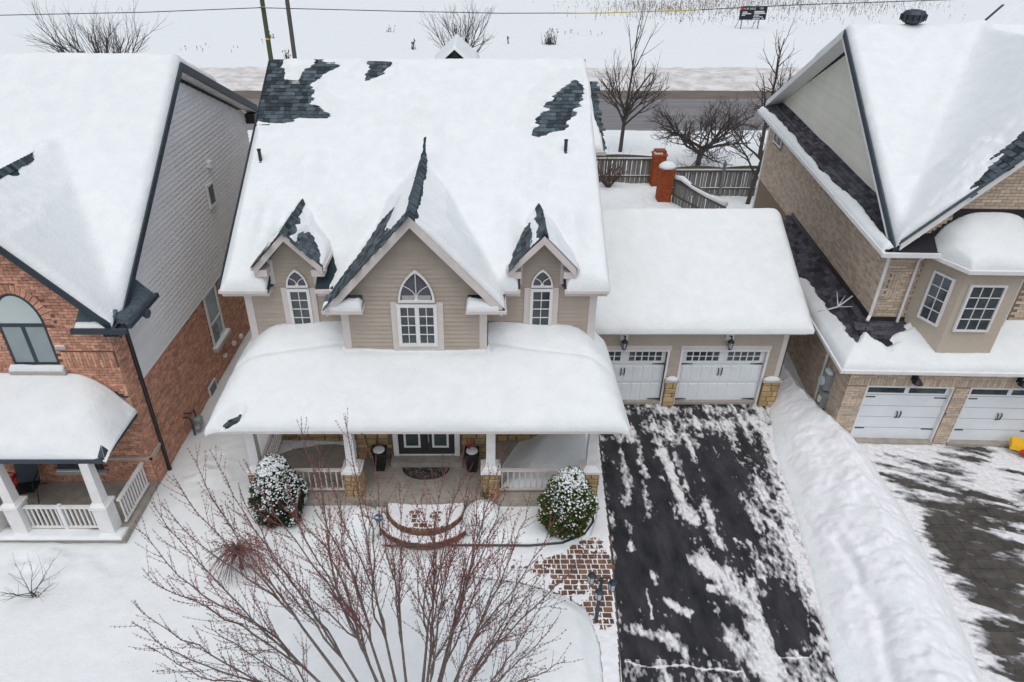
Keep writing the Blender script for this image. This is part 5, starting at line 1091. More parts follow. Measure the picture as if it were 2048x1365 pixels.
shingles(sk, PURP, None, lambda x, y: not insk(x, y - .05) or True, -.3, 1.1, 1.05, kf2 - .03, msf, None, ex=.15, wd=.28)
def base_sk(X, Y):
    a = SKZ0 + (X + 1.1) * (SKZ1 - SKZ0) / 1.1; b = SKZ0 + (Y + 1.6) * (SKZ1 - SKZ0) / 1.6; return np.minimum(a, b)
def t_sk(X, Y, t):
    e = .42 + .16 * sstep(3.0, -.5, Y) + .22 * fbm(Y * 1.2, X * 1.5, 75) + .12 * fbm(Y * 6, X * 5, 76); side = t * sstep(.0, .18, e - (X + 1.1)) - .015
    f = t * sstep(-.02, .2, np.abs(X - .3) * .62 + .02 + .30 * fbm(X * 1.5, Y * 5, 78) + .12 * fbm(X * 5, Y * 9, 79) - (Y + .95) * .55) - .01
    f = np.where(X > 1.2, t, f); m_ = sstep(-.1, .15, Y - X * 1.45 + .1); return f * (1 - m_) + side * m_
snow('skirt_snow', 'snow on the low roof over the garage doors of the tan brick house', -1.14, 8.5, -1.64, 8.65, .045, base_sk, T=.19, r=.14, keepf=lambda x, y: ~((x > 0) & (y > 0)) & ~((x > 1.02 - y * .48) & (x < 3.68 + y * .48) & (y > -1.2)), tf=t_sk, xf=lambda x, y, z: RH(x, y, z), seed=80, wall=lambda X, Y: (X > .95) & (X < 3.8) & (Y > -1.3) & (Y < .05), namp=.05, nsc=1)
# garage doors
for k, (a, b) in enumerate(((-.1, 2.5), (2.95, 5.55))):
    fr = Fr(RH(0, -1.20, 0), EX); gd = fr.mb().box(a, b, -.04, 0, .1, 2.18).build('garage_door', WDOOR, N)
    m = fr.mb(); m.box(a - .0, a + .06, .001, .12, 0, 2.18).box(b - .06, b, .001, .12, 0, 2.18).box(a, b, .001, .125, 2.13, 2.2).build('door_frame', WHITE, N)
    for zz in (.52, .94, 1.36, 1.78): fr.mb().box(a + .06, b - .06, 0, .004, zz, zz + .012).build('panel_seam', GREYM, gd)
    for u0 in (a + .14, a + 1.36): fr.mb().box(u0, u0 + 1.08, 0, .006, 1.86, 2.08).build('door_pane', GLASS, gd)
    m0 = (a + b) / 2
    for s in (-1, 1):
        fr.mb().tube([(m0 + s * .055, .0, .92), (m0 + s * .04, .05, .97), (m0 + s * .06, .05, 1.12), (m0 + s * .055, .0, 1.17)], .018, 5).build('door_handle', BLACK, gd)
        for zz in (.5, 1.7): e = a + .06 if s < 0 else b - .06; fr.mb().box(min(e, e - s * .36), max(e, e - s * .36), .005, .018, zz - .015, zz + .015).build('strap_hinge', BLACK, gd)
    RM().box(a, b, -1.42, -1.16, -.02, .1).build('door_sill', CONC, N)
    u = (1.15, 4.2)[k]; l = root('wall_lantern', 'black lantern over the %s garage door of the tan brick house' % ('left' if k == 0 else 'right'), 'lantern', RH(u, -1.45, 2.5), 'lanterns over the garage doors of the tan brick house')
    nfl.mb().box(u - .07, u + .07, .02, .06, 2.45, 2.75).build('backplate', BLACK, l); m = nfl.mb(); m.tube([(u, .05, 2.66), (u, .15, 2.72), (u, .22, 2.6)], .022, 6); m.build('arm', BLACK, l)
    c = nfl.P(u, .24, 0); MB().lathe(c.x, c.y, [(.03, 2.64), (.14, 2.50), (.15, 2.47)], 10).build('shade', BLACK, l); MB().lathe(c.x, c.y, [(.04, 2.34), (.08, 2.38), (.09, 2.46)], 10).build('lantern_glass', FROST, l)
RM().tube([(-.4, -.5, 6.12), (-.10, -.08, 5.95), (-.06, -.06, 5.7), (-.06, -.06, 3.9), (-.16, -.2, 3.78)], .05, 8).build('downspout', WHITE, N); RM().tube([(.86, -.3, 6.0), (.80, -.07, 5.75), (.80, -.07, 3.55)], .045, 8).build('downspout', WHITE, N)
RM().tube([(-1.05, .3, 2.75), (-.78, .28, 2.5), (-.76, .26, .05)], .05, 8).build('downspout', WHITE, N)
RM().tube([(3.86, -.12, 5.95), (3.82, -.1, 3.9)], .04, 8).build('downspout', WHITE, N)
window(N, ns0, -13.3, -12.0, 5.58, 6.4, 2, 2, fw=.08)
RM().box(-.03, .05, 14.25, 14.45, 0, 6.5).build('corner_board', WHITE, N)
em = root('electric_meter', 'pale grey electric meter boxes on the side wall of the tan brick house', 'electric meter', RH(-.75, -.2, 1.0))
RM().box(-.92, -.71, -.45, -.05, 1.35, 1.95).build('meter_box', GREYM, em); RM().prism([(-.93 + 0 * k, -.25 + .16 * math.cos(k * .524), 1.62 + .16 * math.sin(k * .524)) for k in range(12)], (-.1, 0, 0)).build('meter_glass', GLASSP, em); RM().box(-.90, -.71, -.5, -.2, .7, 1.25).build('lower_box', GREYM, em); RM().box(-.96, -.901, -.42, -.28, .88, 1.08).build('cover_plate', CREAM, em); RM().tube([(-.8, -.1, 1.35), (-.8, -.1, .2)], .03, 6).build('conduit', BLACK, em)
RM().blob((-.82, -.25, 1.95), .12, .22, .08, 10, 4, half=True).build('snow_cap', SNOW, em, True)
ty = root('snow_shovel_toy', 'orange and red plastic toy half buried in snow by the garage door', 'toy', RH(4.95, -1.5, .1))
RM().hexa([(4.62, -1.75, .22), (5.1, -1.9, .2), (5.3, -1.55, .3), (4.75, -1.4, .32), (4.66, -1.72, .36), (5.08, -1.86, .34), (5.26, -1.56, .42), (4.79, -1.42, .46)]).build('scoop', YEL, ty); RM().blob((5.15, -1.9, .2), .3, .14, .12, 10, 5, .12).build('body', REDP, ty); RM().tube([(5.2, -1.7, .3), (5.6, -1.5, .7)], .03, 6).build('handle', ORANGE, ty)
tb = MB(); rp_ = [RH(-1.0, 1.4, 3.2), RH(-.5, 1.2, 3.5), RH(-.1, 1.3, 3.85)]; tb.tube(rp_, [.02, .03, .03], 5)
for d in ((.3, .3, .25), (.25, -.35, .2), (.05, .4, .35)): tb.tube([rp_[1], rp_[1] + Vector(d)], [.025, .01], 4)
tag(tb.build('fallen_branch', SNOWR, None, True), 'snow crusted fallen branch lying on the dark skirt roof shingles', 'branch')
# far roof at the top right
F = root('far_house', 'snow roofed house beyond the ridge of the tan brick house', 'house', (36, 46, 0))
d1 = Vector((-.87, -.5, -.55)); d2 = Vector((.5, -.87, 0)); R0 = Vector((32.9, 48, 9.55))
mb = MB(); a = R0; b = R0 + d2 * 10; roof_slab(mb, a + d1 * 7, b + d1 * 7, b, a, .16); d3 = Vector((.87, .5, -.55)); roof_slab(mb, a, b, b + d3 * 7, a + d3 * 7, .16); mb.build('roof', TEALD, F)
mb = MB(); mb.prism([R0 + d1 * 6.4 + d2 * .4 - Vector((0, 0, .2)), R0 + d2 * .4 - Vector((0, 0, .2)), R0 + d3 * 6.4 + d2 * .4 - Vector((0, 0, .2)), Vector((*(R0 + d3 * 6.4 + d2 * .4)[:2], 0)), Vector((*(R0 + d1 * 6.4 + d2 * .4)[:2], 0))], d2 * 9); mb.build('wall', TBRICK, F)
mb = MB(); up = Vector((0, 0, .22)); q = d2 * .25; mb.hexa([R0 + d1 * 7 - up * .6, R0 - up * .6, R0 + q - up * .6, R0 + d1 * 7 + q - up * .6, R0 + d1 * 7 + up * .6, R0 + up * .6, R0 + q + up * .6, R0 + d1 * 7 + q + up * .6]); mb.build('rake_board', TEAL, F)
mb = MB(); mb.hexa([tuple(v) for v in (R0 + d1 * 6.9 + q, R0 + d2 * 9.8 + d1 * 6.9, R0 + d2 * 9.8, R0 + q, R0 + d1 * 6.9 + q + up, R0 + d2 * 9.8 + d1 * 6.9 + up, R0 + d2 * 9.8 + up, R0 + q + up)]); tag(mb.build('roof_snow', SNOW), 'snow on the far roof at the top right corner of the view', 'snow')

# ================================================================== BACK YARD: fences, pillars
def board(parent, x, y, z0, h, wd, dirv, mat=WOOD, name='fence_board'):
    key = ('b', wd); me = _bm.get(key)
    if me is None:
        m = MB(); m.box(-wd / 2, wd / 2, -.012, .012, 0, 1); me = m.mesh(name, mat, center=False)[0]; _bm[key] = me
    o = link(name, me, (x, y, z0), parent, (random.uniform(-.012, .012), random.uniform(-.015, .015), math.atan2(dirv.y, dirv.x))); o.scale = (1, 1, h); return o
_bm = {}
def fence(label, p, q, h, posts, group, rail_snow=True, bw=.15, hz=.15):
    P_, Q = Vector(p), Vector(q); dv = (Q - P_).normalized(); nv = Vector((dv.y, -dv.x, 0)); Lf = (Q - P_).length
    f = root('wooden_fence', label, 'fence', p, group); n = int(Lf / bw)
    def bar(a, b, z0, z1, d0, d1, name, mat=WOODB, bow=0):
        seg = 8 if bow else 1; m = MB()
        for k in range(seg):
            t0, t1 = k / seg, (k + 1) / seg; A, B = P_ + dv * (a + (b - a) * t0), P_ + dv * (a + (b - a) * t1); z_a, z_b = bow * math.sin(math.pi * t0), bow * math.sin(math.pi * t1)
            m.hexa([tuple(v) for v in (A + nv * d0 + Vector((0, 0, z0 + z_a * .0)), B + nv * d0 + Vector((0, 0, z0 + z_b * .0)), B + nv * d1 + Vector((0, 0, z0)), A + nv * d1 + Vector((0, 0, z0)), A + nv * d0 + Vector((0, 0, z1 + z_a)), B + nv * d0 + Vector((0, 0, z1 + z_b)), B + nv * d1 + Vector((0, 0, z1 + z_b)), A + nv * d1 + Vector((0, 0, z1 + z_a)))])
        return m.build(name, mat, f)
    for k in range(n):
        c = P_ + dv * ((k + .5) * Lf / n) + nv * (.012 if k % 2 else -.02); board(f, c.x, c.y, hz + random.uniform(-.01, .01), h - .22, Lf / n - .018, dv)
    bar(0, Lf, hz + .5, hz + .60, .03, .08, 'fence_rail'); bar(0, Lf, hz + h - .22, hz + h - .10, -.05, .08, 'fence_rail')
    ps = [t * Lf for t in posts]
    for a, b in zip(ps[:-1], ps[1:]): bar(a, b, hz + h - .05, hz + h + .02, -.06, .05, 'top_board', WOODB, .12)
    for a in ps[1:-1]:
        c = P_ + dv * a; m = MB(); m.box(c.x - .07, c.x + .07, c.y - .15, c.y - .02, 0, h + .40); m.taper(c.x, c.y - .085, h + .40, h + .46, .11, .11).blob((c.x, c.y - .085, h + .55), .07, .07, .09, 8, 5); m.build('fence_post', WOOD, f)
    if rail_snow:
        bar(0, Lf, hz + h - .099, hz + h - .02, -.04, .07, 'rail_snow', SNOW); bar(0, Lf, hz + .601, hz + .63, .032, .078, 'rail_snow', SNOW)
    return f
FG = 'weathered board fences behind the houses'
fence('weathered grey board fence running behind the beige house up to the first brick pillar', (6.0, 41.4, 0), (10.35, 41.4, 0), 1.75, (0, 1), FG)
fence('weathered grey board fence with a tall post, between the brick pillar and tan house', (11.15, 39.1, 0), (17.2, 39.1, 0), 1.75, (0, .475, 1), FG)
fence('short dividing board fence with thick snow on top, running from the brick pillar', (11.0, 38.2, 0), (12.6, 33.8, 0), 1.5, (0, 1), FG, False)
m = MB(); pts = [Vector((11.0, 38.2, 0)), Vector((11.25, 37.5, 0)), Vector((11.6, 36.55, 0)), Vector((12.0, 35.4, 0)), Vector((12.6, 33.8, 0))]; m.tube([p + Vector((0, 0, z)) for p, z in zip(pts, (1.68, 1.8, 1.64, 1.62, 1.66))], [.11, .15, .11, .13, .14], 8); tag(m.build('fence_snow', SNOW, None, True), 'thick snow ridge on top of the short dividing fence', 'snow')
for x, y, h, lab in ((10.72, 41.15, 2.1, 'orange brick fence pillar standing farther back by the grey board fence'), (10.55, 38.4, 2.05, 'orange brick fence pillar with a thick snow cap nearest the garage roof')):
    p = root('brick_pillar', lab, 'pillar', (x, y, 0), 'brick pillars in the fence line'); a = .36
    core = MB().box(x - a, x + a, y - a, y + a, 0, h).build('core', OMORT, p)
    OB = Bricks(.20, .075, OBRICK); OB.wall(Fr((x, y - a, 0), (1, 0, 0)), -a, a, .2, h); OB.wall(Fr((x - a, y, 0), (0, -1, 0)), -a, a, .2, h); OB.wall(Fr((x + a, y, 0), (0, 1, 0)), -a, a, .2, h); OB.done(core, 120)
    MB().box(x - a - .05, x + a + .05, y - a - .05, y + a + .05, h, h + .12).build('pillar_cap', OBRICK, p)
    if h < 2.08: MB().blob((x, y, h + .12), a + .12, a + .12, .34, 14, 5, .04, True).build('snow_cap', SNOW, p, True)
    else: MB().box(x - a + .05, x + a - .02, y - a + .05, y + a - .05, h + .121, h + .3).build('inner_cap', OMORT, p); MB().box(x - a + .02, x + .1, y - a, y, h + .122, h + .2).build('snow_cap', SNOW, p)
# ================================================================== POLES, CABLE, SIGN
for (px, py, Y, mat, lab, r0) in ((533, 60, 52.3, POLEG, 'greenish treated utility pole carrying the overhead cable', .17), (582, 60, 53.4, POLEW, 'bare grey wooden pole standing beside the greenish utility pole', .16)):
    q = onY(px, py, Y); p = root('utility_pole', lab, 'utility pole', (q.x, Y, 0)); MB().tube([(q.x, Y, 0), (q.x, Y, 6), (q.x, Y, 12.5)], [r0 * 1.12, r0, r0 * .9], 12).build('pole', mat, p)
    if mat is POLEG: MB().box(q.x - .10, q.x + .12, Y - .2, Y - .14, 7.05, 7.16).build('tag', YEL, p); MB().tube([(q.x - .2, Y - .2, 9.12), (q.x + .2, Y - .2, 9.12)], .05, 6).build('cable_clamp', GREYM, p)
cp = [(-70, 52, 9.6)] + [tuple(onY(a, b, 52.0)) for a, b in ((0, 31), (290, 25), (520, 16))] + [tuple(onY(a, b, 52.0)) for a, b in ((600, 18), (800, 23), (1000, 27), (1200, 26.5), (1400, 20), (1600, 10), (1900, 0))] + [(60, 52, 11)]
m = MB(); m.tube(cp, .028, 5); cb = m.build('overhead_cable', CABLE); tag(cb, 'thin dark overhead cable crossing the whole snowy field from the green pole', 'cable')
m = MB(); m.tube([tuple(onY(a, b, 52.0)) for a, b in ((1130, 27), (1200, 26.5), (1300, 23.5), (1400, 20))], .034, 6); m.build('cable_sleeve', CABY, cb)
sg = root('sale_sign', 'black FOR SALE sign on two legs standing in the snowy field', 'sign', (40.9, 114, 0))
MB().box(38.95, 43.0, 114, 114.08, 1.62, 3.5).build('panel', SIGNB, sg); MB().box(38.96, 39.28, 113.97, 113.999, 2.95, 3.49).build('red_corner', SIGNR, sg)
MB().box(41.02, 41.04, 113.97, 113.999, 1.7, 2.9).build('divider', NAVY, sg)
for x in (39.5, 42.1): MB().box(x - .06, x + .06, 114.09, 114.2, 0, 3.3).build('leg', WOOD, sg); MB().tube([(x, 114.2, 2.6), (x - .5, 115.6, 0)], .05, 5).build('brace', WOOD, sg)
def text(parent, name, s, x, y, z, size, mat, rx=90):
    cu = bpy.data.curves.new(name, 'FONT'); cu.body = s; cu.size = size; cu.extrude = .01; cu.resolution_u = 2; to = bpy.data.objects.new(name, cu)
    COL.objects.link(to); dg = bpy.context.evaluated_depsgraph_get(); me = bpy.data.meshes.new_from_object(to.evaluated_get(dg)); bpy.data.objects.remove(to); me.materials.clear(); me.materials.append(mat)
    o = link(name, me, (x, y, z), parent, (R(rx), 0, 0)); return o
text(sg, 'lettering', 'FOR SALE', 39.38, 113.95, 3.02, .43, SIGNG)
text(sg, 'number', '100', 41.75, 113.95, 3.05, .42, SIGNG)
for x0, x1, z0, z1 in ((39.35, 40.05, 2.62, 2.76), (39.3, 40.65, 2.40, 2.54), (39.25, 39.8, 2.2, 2.32), (41.1, 42.6, 2.62, 2.84), (41.1, 42.85, 2.44, 2.56), (41.1, 41.9, 2.2, 2.32), (41.05, 42.5, 1.98, 2.08), (41.05, 42.1, 1.7, 1.82), (42.4, 42.7, 1.7, 1.85)):
    MB().box(x0, x1, 113.96, 113.99, z0, z1).build('text_line', SIGNG, sg)
# ================================================================== VEGETATION
def reed_mass(name, spots, label, mat=REED):
    mb = MB()
    for cx_, cy_, rx, ry, n, h in spots:
        for _ in range(n):
            x = cx_ + random.gauss(0, rx * .5); y = cy_ + random.gauss(0, ry * .5); hh = h * random.uniform(.4, 1.2); wd = random.uniform(.02, .05); z = gz(x, y) - .05; lx = random.uniform(-.3, .3) * hh; ly = random.uniform(-.2, .2) * hh
            mb.add([(x - wd, y, z), (x + wd, y, z), (x + lx, y + ly, z + hh), (x, y - wd, z), (x, y + wd, z)], [(0, 1, 2), (3, 4, 2)])
            if random.random() < .5: mb.blob((x + lx, y + ly, z + hh), .06, .06, .13, 5, 3)
    o = mb.build(name, mat); o['kind'] = 'stuff'; o['label'] = label
reed_mass('dry_reeds', [(35, 143, 16, 16, 650, 1.0), (48, 155, 20, 18, 620, 1.0), (64, 146, 16, 18, 420, .9), (78, 152, 14, 12, 200, .9), (44, 127, 22, 6, 130, .6)], 'pale dry reeds standing in the snowy field round the sale sign')
reed_mass('field_weeds', [(-23, 86, .3, .3, 22, 1.3), (-9, 95, .3, .3, 14, 1.1), (-4, 110, .3, .3, 10, 1.3), (3.5, 100, .2, .2, 9, 1.0), (9.0, 99, .8, .6, 60, 1.7), (-30, 105, .6, .4, 10, .8), (-14, 112, 1, 1, 8, .8), (14, 108, 5, 4, 16, .5), (-35, 95, 6, 6, 12, .5)], 'few dark weed stalks poking through the snowy field', BARKD)
def path_curve(a, b, c, d, n):
    return [a * (1 - t) ** 3 + b * 3 * t * (1 - t) ** 2 + c * 3 * t * t * (1 - t) + d * t ** 3 for t in [i / (n - 1) for i in range(n)]]
def rv3(rng, s=1): return Vector((rng.gauss(0, s), rng.gauss(0, s), rng.gauss(0, s)))
def branch(mb, rng, p, d, ln, r, depth, maxd, kids, ang, up, wig, minr=.006, nside=4, spread=.75, buds=None):
    pts = [p.copy()]; dd = d.normalized(); n = 5; rad = [r]
    for i in range(n):
        dd = (dd + rv3(rng, wig) + Vector((0, 0, up))).normalized(); pts.append(pts[-1] + dd * ln / n); rad.append(max(r * (1 - .72 * (i + 1) / n), minr * .6))
    mb.tube(pts, rad, nside if r > .02 else 3, False)
    if depth >= maxd: return
    k = kids[depth]
    for j in range(k):
        t = .25 + .72 * (j + rng.random() * .8) / k; i = min(int(t * n), n - 1); f = t * n - i; q = pts[i].lerp(pts[i + 1], f); tg = (pts[i + 1] - pts[i]).normalized()
        a = tg.orthogonal().normalized(); a.rotate(Matrix.Rotation(rng.uniform(0, 6.283), 3, tg)); an = R(ang) * rng.uniform(.7, 1.25)
        nd = tg * math.cos(an) + a * math.sin(an)
        branch(mb, rng, q, nd, ln * spread * (1.05 - .55 * t) * rng.uniform(.7, 1.15), max(rad[i] * .62, minr), depth + 1, maxd, kids, ang, up, wig, minr, nside, spread)
def bare_tree(name, label, base, trunk_h, r, nl, ln, ang, up, wig, kids, maxd, seed, mat=BARKD, group=None, lean=(0, 0), cat='tree', lo=.5, leader=True, minr=.01, spread=.72):
    rng = random.Random(seed); t = root(name, label, cat, base, group); b = Vector(base); mb = MB(); top = b + Vector((lean[0], lean[1], trunk_h)); tp = [b - Vector((0, 0, .3)), b.lerp(top, .5) + Vector((rng.uniform(-.08, .08), rng.uniform(-.08, .08), 0)), top]
    mb.tube(tp, [r * 1.15, r, r * .8], 8); mb.build('trunk', mat, t); cr = MB()
    if leader: branch(cr, rng, top, (top - b).normalized(), ln * 1.25, r * .75, 0, maxd, kids, ang * .8, up, wig * .6, minr, 5, spread)
    for k in range(nl):
        f = lo + (1 - lo) * (k + .5) / nl; p = b.lerp(top, f); az = k * 2.4 + rng.uniform(-.4, .4); an = R(ang) * rng.uniform(.8, 1.2); d = Vector((math.cos(az) * math.sin(an), math.sin(az) * math.sin(an), math.cos(an)))
        branch(cr, rng, p, d, ln * rng.uniform(.75, 1.1) * (1.1 - .3 * f), r * .6, 0, maxd, kids, ang * .8, up, wig, minr, 5, spread)
    cr.build('crown', mat, t); return t
BG = 'bare trees behind the back fence'
bare_tree('bare_tree', 'tall slender bare tree with upswept branches beside the rear wing roof', (9.75, 48.3, 0), 3.2, .13, 11, 4.2, 42, .05, .07, (6, 4, 3), 2, 11, BARKD, BG, (.1, 0), lo=.62, minr=.008)
bare_tree('bare_tree', 'wide spreading bare crab apple tree behind the board fence with twisted limbs', (14.2, 44.4, 0), 1.7, .17, 10, 4.5, 64, .07, .20, (8, 6, 4), 3, 12, BARKD, BG, (0, 0), lo=.6, leader=False, minr=.008)
bare_tree('bare_tree', 'thin leaning bare tree against the rear corner of the tan brick house', (15.2, 37.6, 0), 3.0, .12, 6, 3.3, 40, .05, .15, (6, 4, 3), 2, 13, BARKD, BG, (.7, .8), lo=.45, minr=.008)
bare_tree('bare_tree', 'bare tree with twisted twigs just above the roof corner of the tan house', (19.2, 47.0, 0), 4.2, .13, 8, 3.0, 50, .06, .18, (6, 4, 3), 2, 14, BARKD, BG, (0, 0), lo=.5, minr=.011)
bare_tree('bare_tree', 'rounded bare tree rising behind the ridge of the red brick house', (-25.0, 47.5, 0), 5.2, .12, 13, 5.6, 37, .03, .05, (8, 5, 3), 2, 15, BARKD, None, (0, 0), lo=.66, leader=False, minr=.008)
bare_tree('bare_tree', 'small bare tree rising behind the middle of the beige house ridge', (-1.7, 58.0, 0), 5.0, .10, 11, 4.6, 34, .04, .05, (7, 4, 3), 2, 16, BARKD, None, (0, 0), lo=.64, leader=False, minr=.009)
bare_tree('bare_tree', 'bare tree partly hidden behind the far house at the frame edge', (37.2, 42, 0), 3.0, .14, 8, 4.2, 38, .05, .07, (6, 4, 3), 2, 17, BARKD, None, minr=.011)
bare_tree('bare_shrub', 'leafless brown shrub against the board fence behind the beige house', (7.7, 40.4, .1), .2, .06, 22, 2.0, 30, .02, .08, (4, 3), 1, 18, TWIGB, None, cat='shrub', lo=.1, leader=False, minr=.012)
bare_tree('bare_shrub', 'small leafless shrub poking through the front yard snow of the red brick house', (-10.75, 10.75, .1), .35, .022, 9, .95, 52, .06, .10, (4, 3), 1, 19, BARKD, None, cat='shrub', lo=.2, leader=False, minr=.005)
# weeping shrub
rng = random.Random(5); wsx, wsy = -6.0, 11.55; wt = root('weeping_shrub', 'low weeping shrub with arching red brown twigs beside the big bare tree', 'shrub', (wsx, wsy, .2)); z0 = gz(wsx, wsy)
MB().tube([(wsx, wsy, 0), (wsx + .04, wsy, z0 + .7)], [.03, .02], 6).build('stem', BARKD, wt); mb = MB(); mb2 = MB()
for k in range(170):
    a = rng.uniform(0, 6.283); rr = rng.uniform(.25, 1.0); hh = rng.uniform(.75, 1.05); s = Vector((wsx + .04, wsy, z0 + hh - .2)); e = Vector((wsx + rr * math.cos(a), wsy + rr * .85 * math.sin(a), z0 + rng.uniform(0, .5)))
    md = s.lerp(e, .45) + Vector((0, 0, .28)); pts = path_curve(s, s.lerp(md, .8) + Vector((0, 0, .1)), md.lerp(e, .6) + Vector((rng.gauss(0, .05), rng.gauss(0, .05), .08)), e, 7); (mb if k % 3 == 0 else mb2).tube(pts, [.009, .008, .007, .006, .006, .005, .004], 3, False)
mb.build('twigs', TWIG, wt); mb2.build('twigs', TWIGB, wt)
# clipped evergreens
def evergreen(label, cx, cy, rx, h, mat, seed, nleaf, nsnow, base=0.0):
    rng = random.Random(seed); t = root('evergreen_shrub', label, 'shrub', (cx, cy, base), 'egg shaped evergreens in front of the porch')
    prof = lambda f: rx * (math.sin(math.pi * min(.06 + f * .94, 1)) ** .55) * (1.12 - .42 * f) * (1 if f < .97 else .5)
    inner = MB(); inner.lathe(cx, cy, [(prof(k / 12) * .84, base + h * (.01 + .95 * k / 12)) for k in range(13)], 18); inner.build('inner_growth', LEAFD, t, True)
    lv = MB(); snw = MB(); brn = MB()
    for i in range(nleaf + nsnow):
        f = rng.random() ** .85; a = rng.uniform(0, 6.283); r0 = prof(f); lump = 1 + .10 * math.sin(a * 4 + f * 8 + seed) + .06 * math.sin(a * 9 - f * 14) + .35 * float(fbm(a * 1.3, f * 4, seed + 3))
        nrm = Vector((math.cos(a), math.sin(a), .25 + (f - .35) * 1.1)).normalized(); p = Vector((cx + r0 * lump * math.cos(a), cy + r0 * lump * math.sin(a), base + h * f))
        if i < nleaf:
            p = p - nrm * rng.uniform(-.03, .09); u = (nrm.orthogonal() + rv3(rng, .5)).normalized(); v = (nrm.cross(u) + rv3(rng, .4)).normalized(); d = (nrm + rv3(rng, .5) + Vector((0, 0, .35))).normalized(); s = rng.uniform(.035, .07)
            brown = mat is LEAFD and rng.random() < .5 and abs(f - .42) < .10 and math.cos(a + 1.75) > .75
            (brn if brown else lv).add([p - u * s * .42, p + u * s * .42, p + d * s * 1.4, p - v * s * .42, p + v * s * .42], [(0, 1, 2), (3, 4, 2)])
        else:
            upness = sstep(.12, .95, f * .95 + 1.1 * float(fbm(a * 2.2, f * 9, seed)))
            if rng.random() > float(upness) * 1.15 + .04: continue
            s = rng.uniform(.010, .030) * (1 + .5 * (f > .85)); snw.blob(p + nrm * .030, s * rng.uniform(.8, 1.5), s * rng.uniform(.8, 1.5), s * .7, 5, 3, .25)
    lv.build('foliage', mat, t); snw.build('snow_clumps', SNOW, t)
    if brn.v: brn.build('brown_patch', TWIGB, t)
    return t
evergreen('dark egg shaped evergreen thickly dusted with snow, with a brown dead patch', -5.42, 13.32, .66, 2.25, LEAFD, 3, 8500, 3600, .15)
evergreen('bright green egg shaped evergreen dusted with snow beside the driveway walk', 2.25, 13.02, .68, 2.10, LEAFY, 4, 9500, 2300, .12)
# round snow covered bush and mounds
rbx, rby = .02, 13.22
rb_ = root('snowy_bush', 'round bush buried under a dome of snow with a green tip showing', 'shrub', (rbx, rby, .2))
mb = MB(); mb.blob((rbx, rby, .10), .60, .52, .78, 22, 9, .012, True); mb.build('snow_dome', SNOW, rb_, True)
mb = MB(); rng = random.Random(8)
for k in range(60): p = Vector((rbx + .03 + rng.gauss(0, .05), rby + .18 + rng.gauss(0, .05), .86 + rng.uniform(0, .22))); d = rv3(rng, 1).normalized(); mb.add([p, p + d * .06, p + d * .03 + Vector((0, 0, .06))], [(0, 1, 2)])
mb.build('green_tip', LEAFD, rb_)
mb = MB(); mb.blob((-3.25, 13.15, .1), .62, .50, .62, 20, 8, .02, True); tag(mb.build('snowy_bush', SNOW, None, True), 'low bush wholly buried in snow beside the curved steps and blue yard sign', 'shrub')
ys = root('yard_sign', 'small blue security yard sign on a stake in the snowy bed', 'sign', (-2.72, 12.84, .2)); q = []
for k in range(8): a = R(22.5 + 45 * k); q.append((-2.72 + .12 * math.cos(a), 12.83, .74 + .14 * math.sin(a)))
MB().prism(q, (0, .02, 0)).build('plate', BLUE, ys); MB().box(-2.80, -2.64, 12.815, 12.829, .74, .79).build('white_mark', WHITE, ys); MB().tube([(-2.72, 12.86, 0), (-2.72, 12.86, .7)], .015, 5).build('stake', BLACK, ys)
# driveway lamp post with three lanterns
lx_, ly_ = 2.66, 10.25
lp = root('lamp_post', 'dark lamp post with three glass lanterns at the corner of the walk and driveway', 'lamp post', (lx_, ly_, 0))
MB().tube([(lx_, ly_, 0), (lx_, ly_, .5), (lx_, ly_, 1.45)], [.05, .042, .036], 10).lathe(lx_, ly_, [(.05, 1.42), (.06, 1.47), (.03, 1.55)], 10).build('post', NAVY, lp)
for k, (dx_, dy_, dz_) in enumerate(((-.20, .10, 1.30), (-.06, -.20, 1.12), (.27, .02, 1.15))):
    x, y, z = lx_ + dx_, ly_ + dy_, dz_; ar = MB(); ar.tube([(lx_, ly_, 1.36), (lx_ + dx_ * .6, ly_ + dy_ * .6, 1.52), (x, y, z + .30)], .014, 5).build('arm', NAVY, lp)
    cg = MB(); cg.lathe(x, y, [(.085, z - .02), (.095, z)], 6); cg.lathe(x, y, [(.10, z + .20), (.105, z + .215), (.03, z + .29), (.015, z + .33)], 6)
    for j in range(6): a = j * math.pi / 3; cg.tube([(x + .088 * math.cos(a), y + .088 * math.sin(a), z), (x + .098 * math.cos(a), y + .098 * math.sin(a), z + .2), (x + .03 * math.cos(a), y + .03 * math.sin(a), z + .30)], .008, 4)
    ln_ = cg.build('lantern', NAVY, lp); MB().lathe(x, y, [(.078, z + .002), (.088, z + .198)], 6).build('lantern_glass', FROST, ln_)
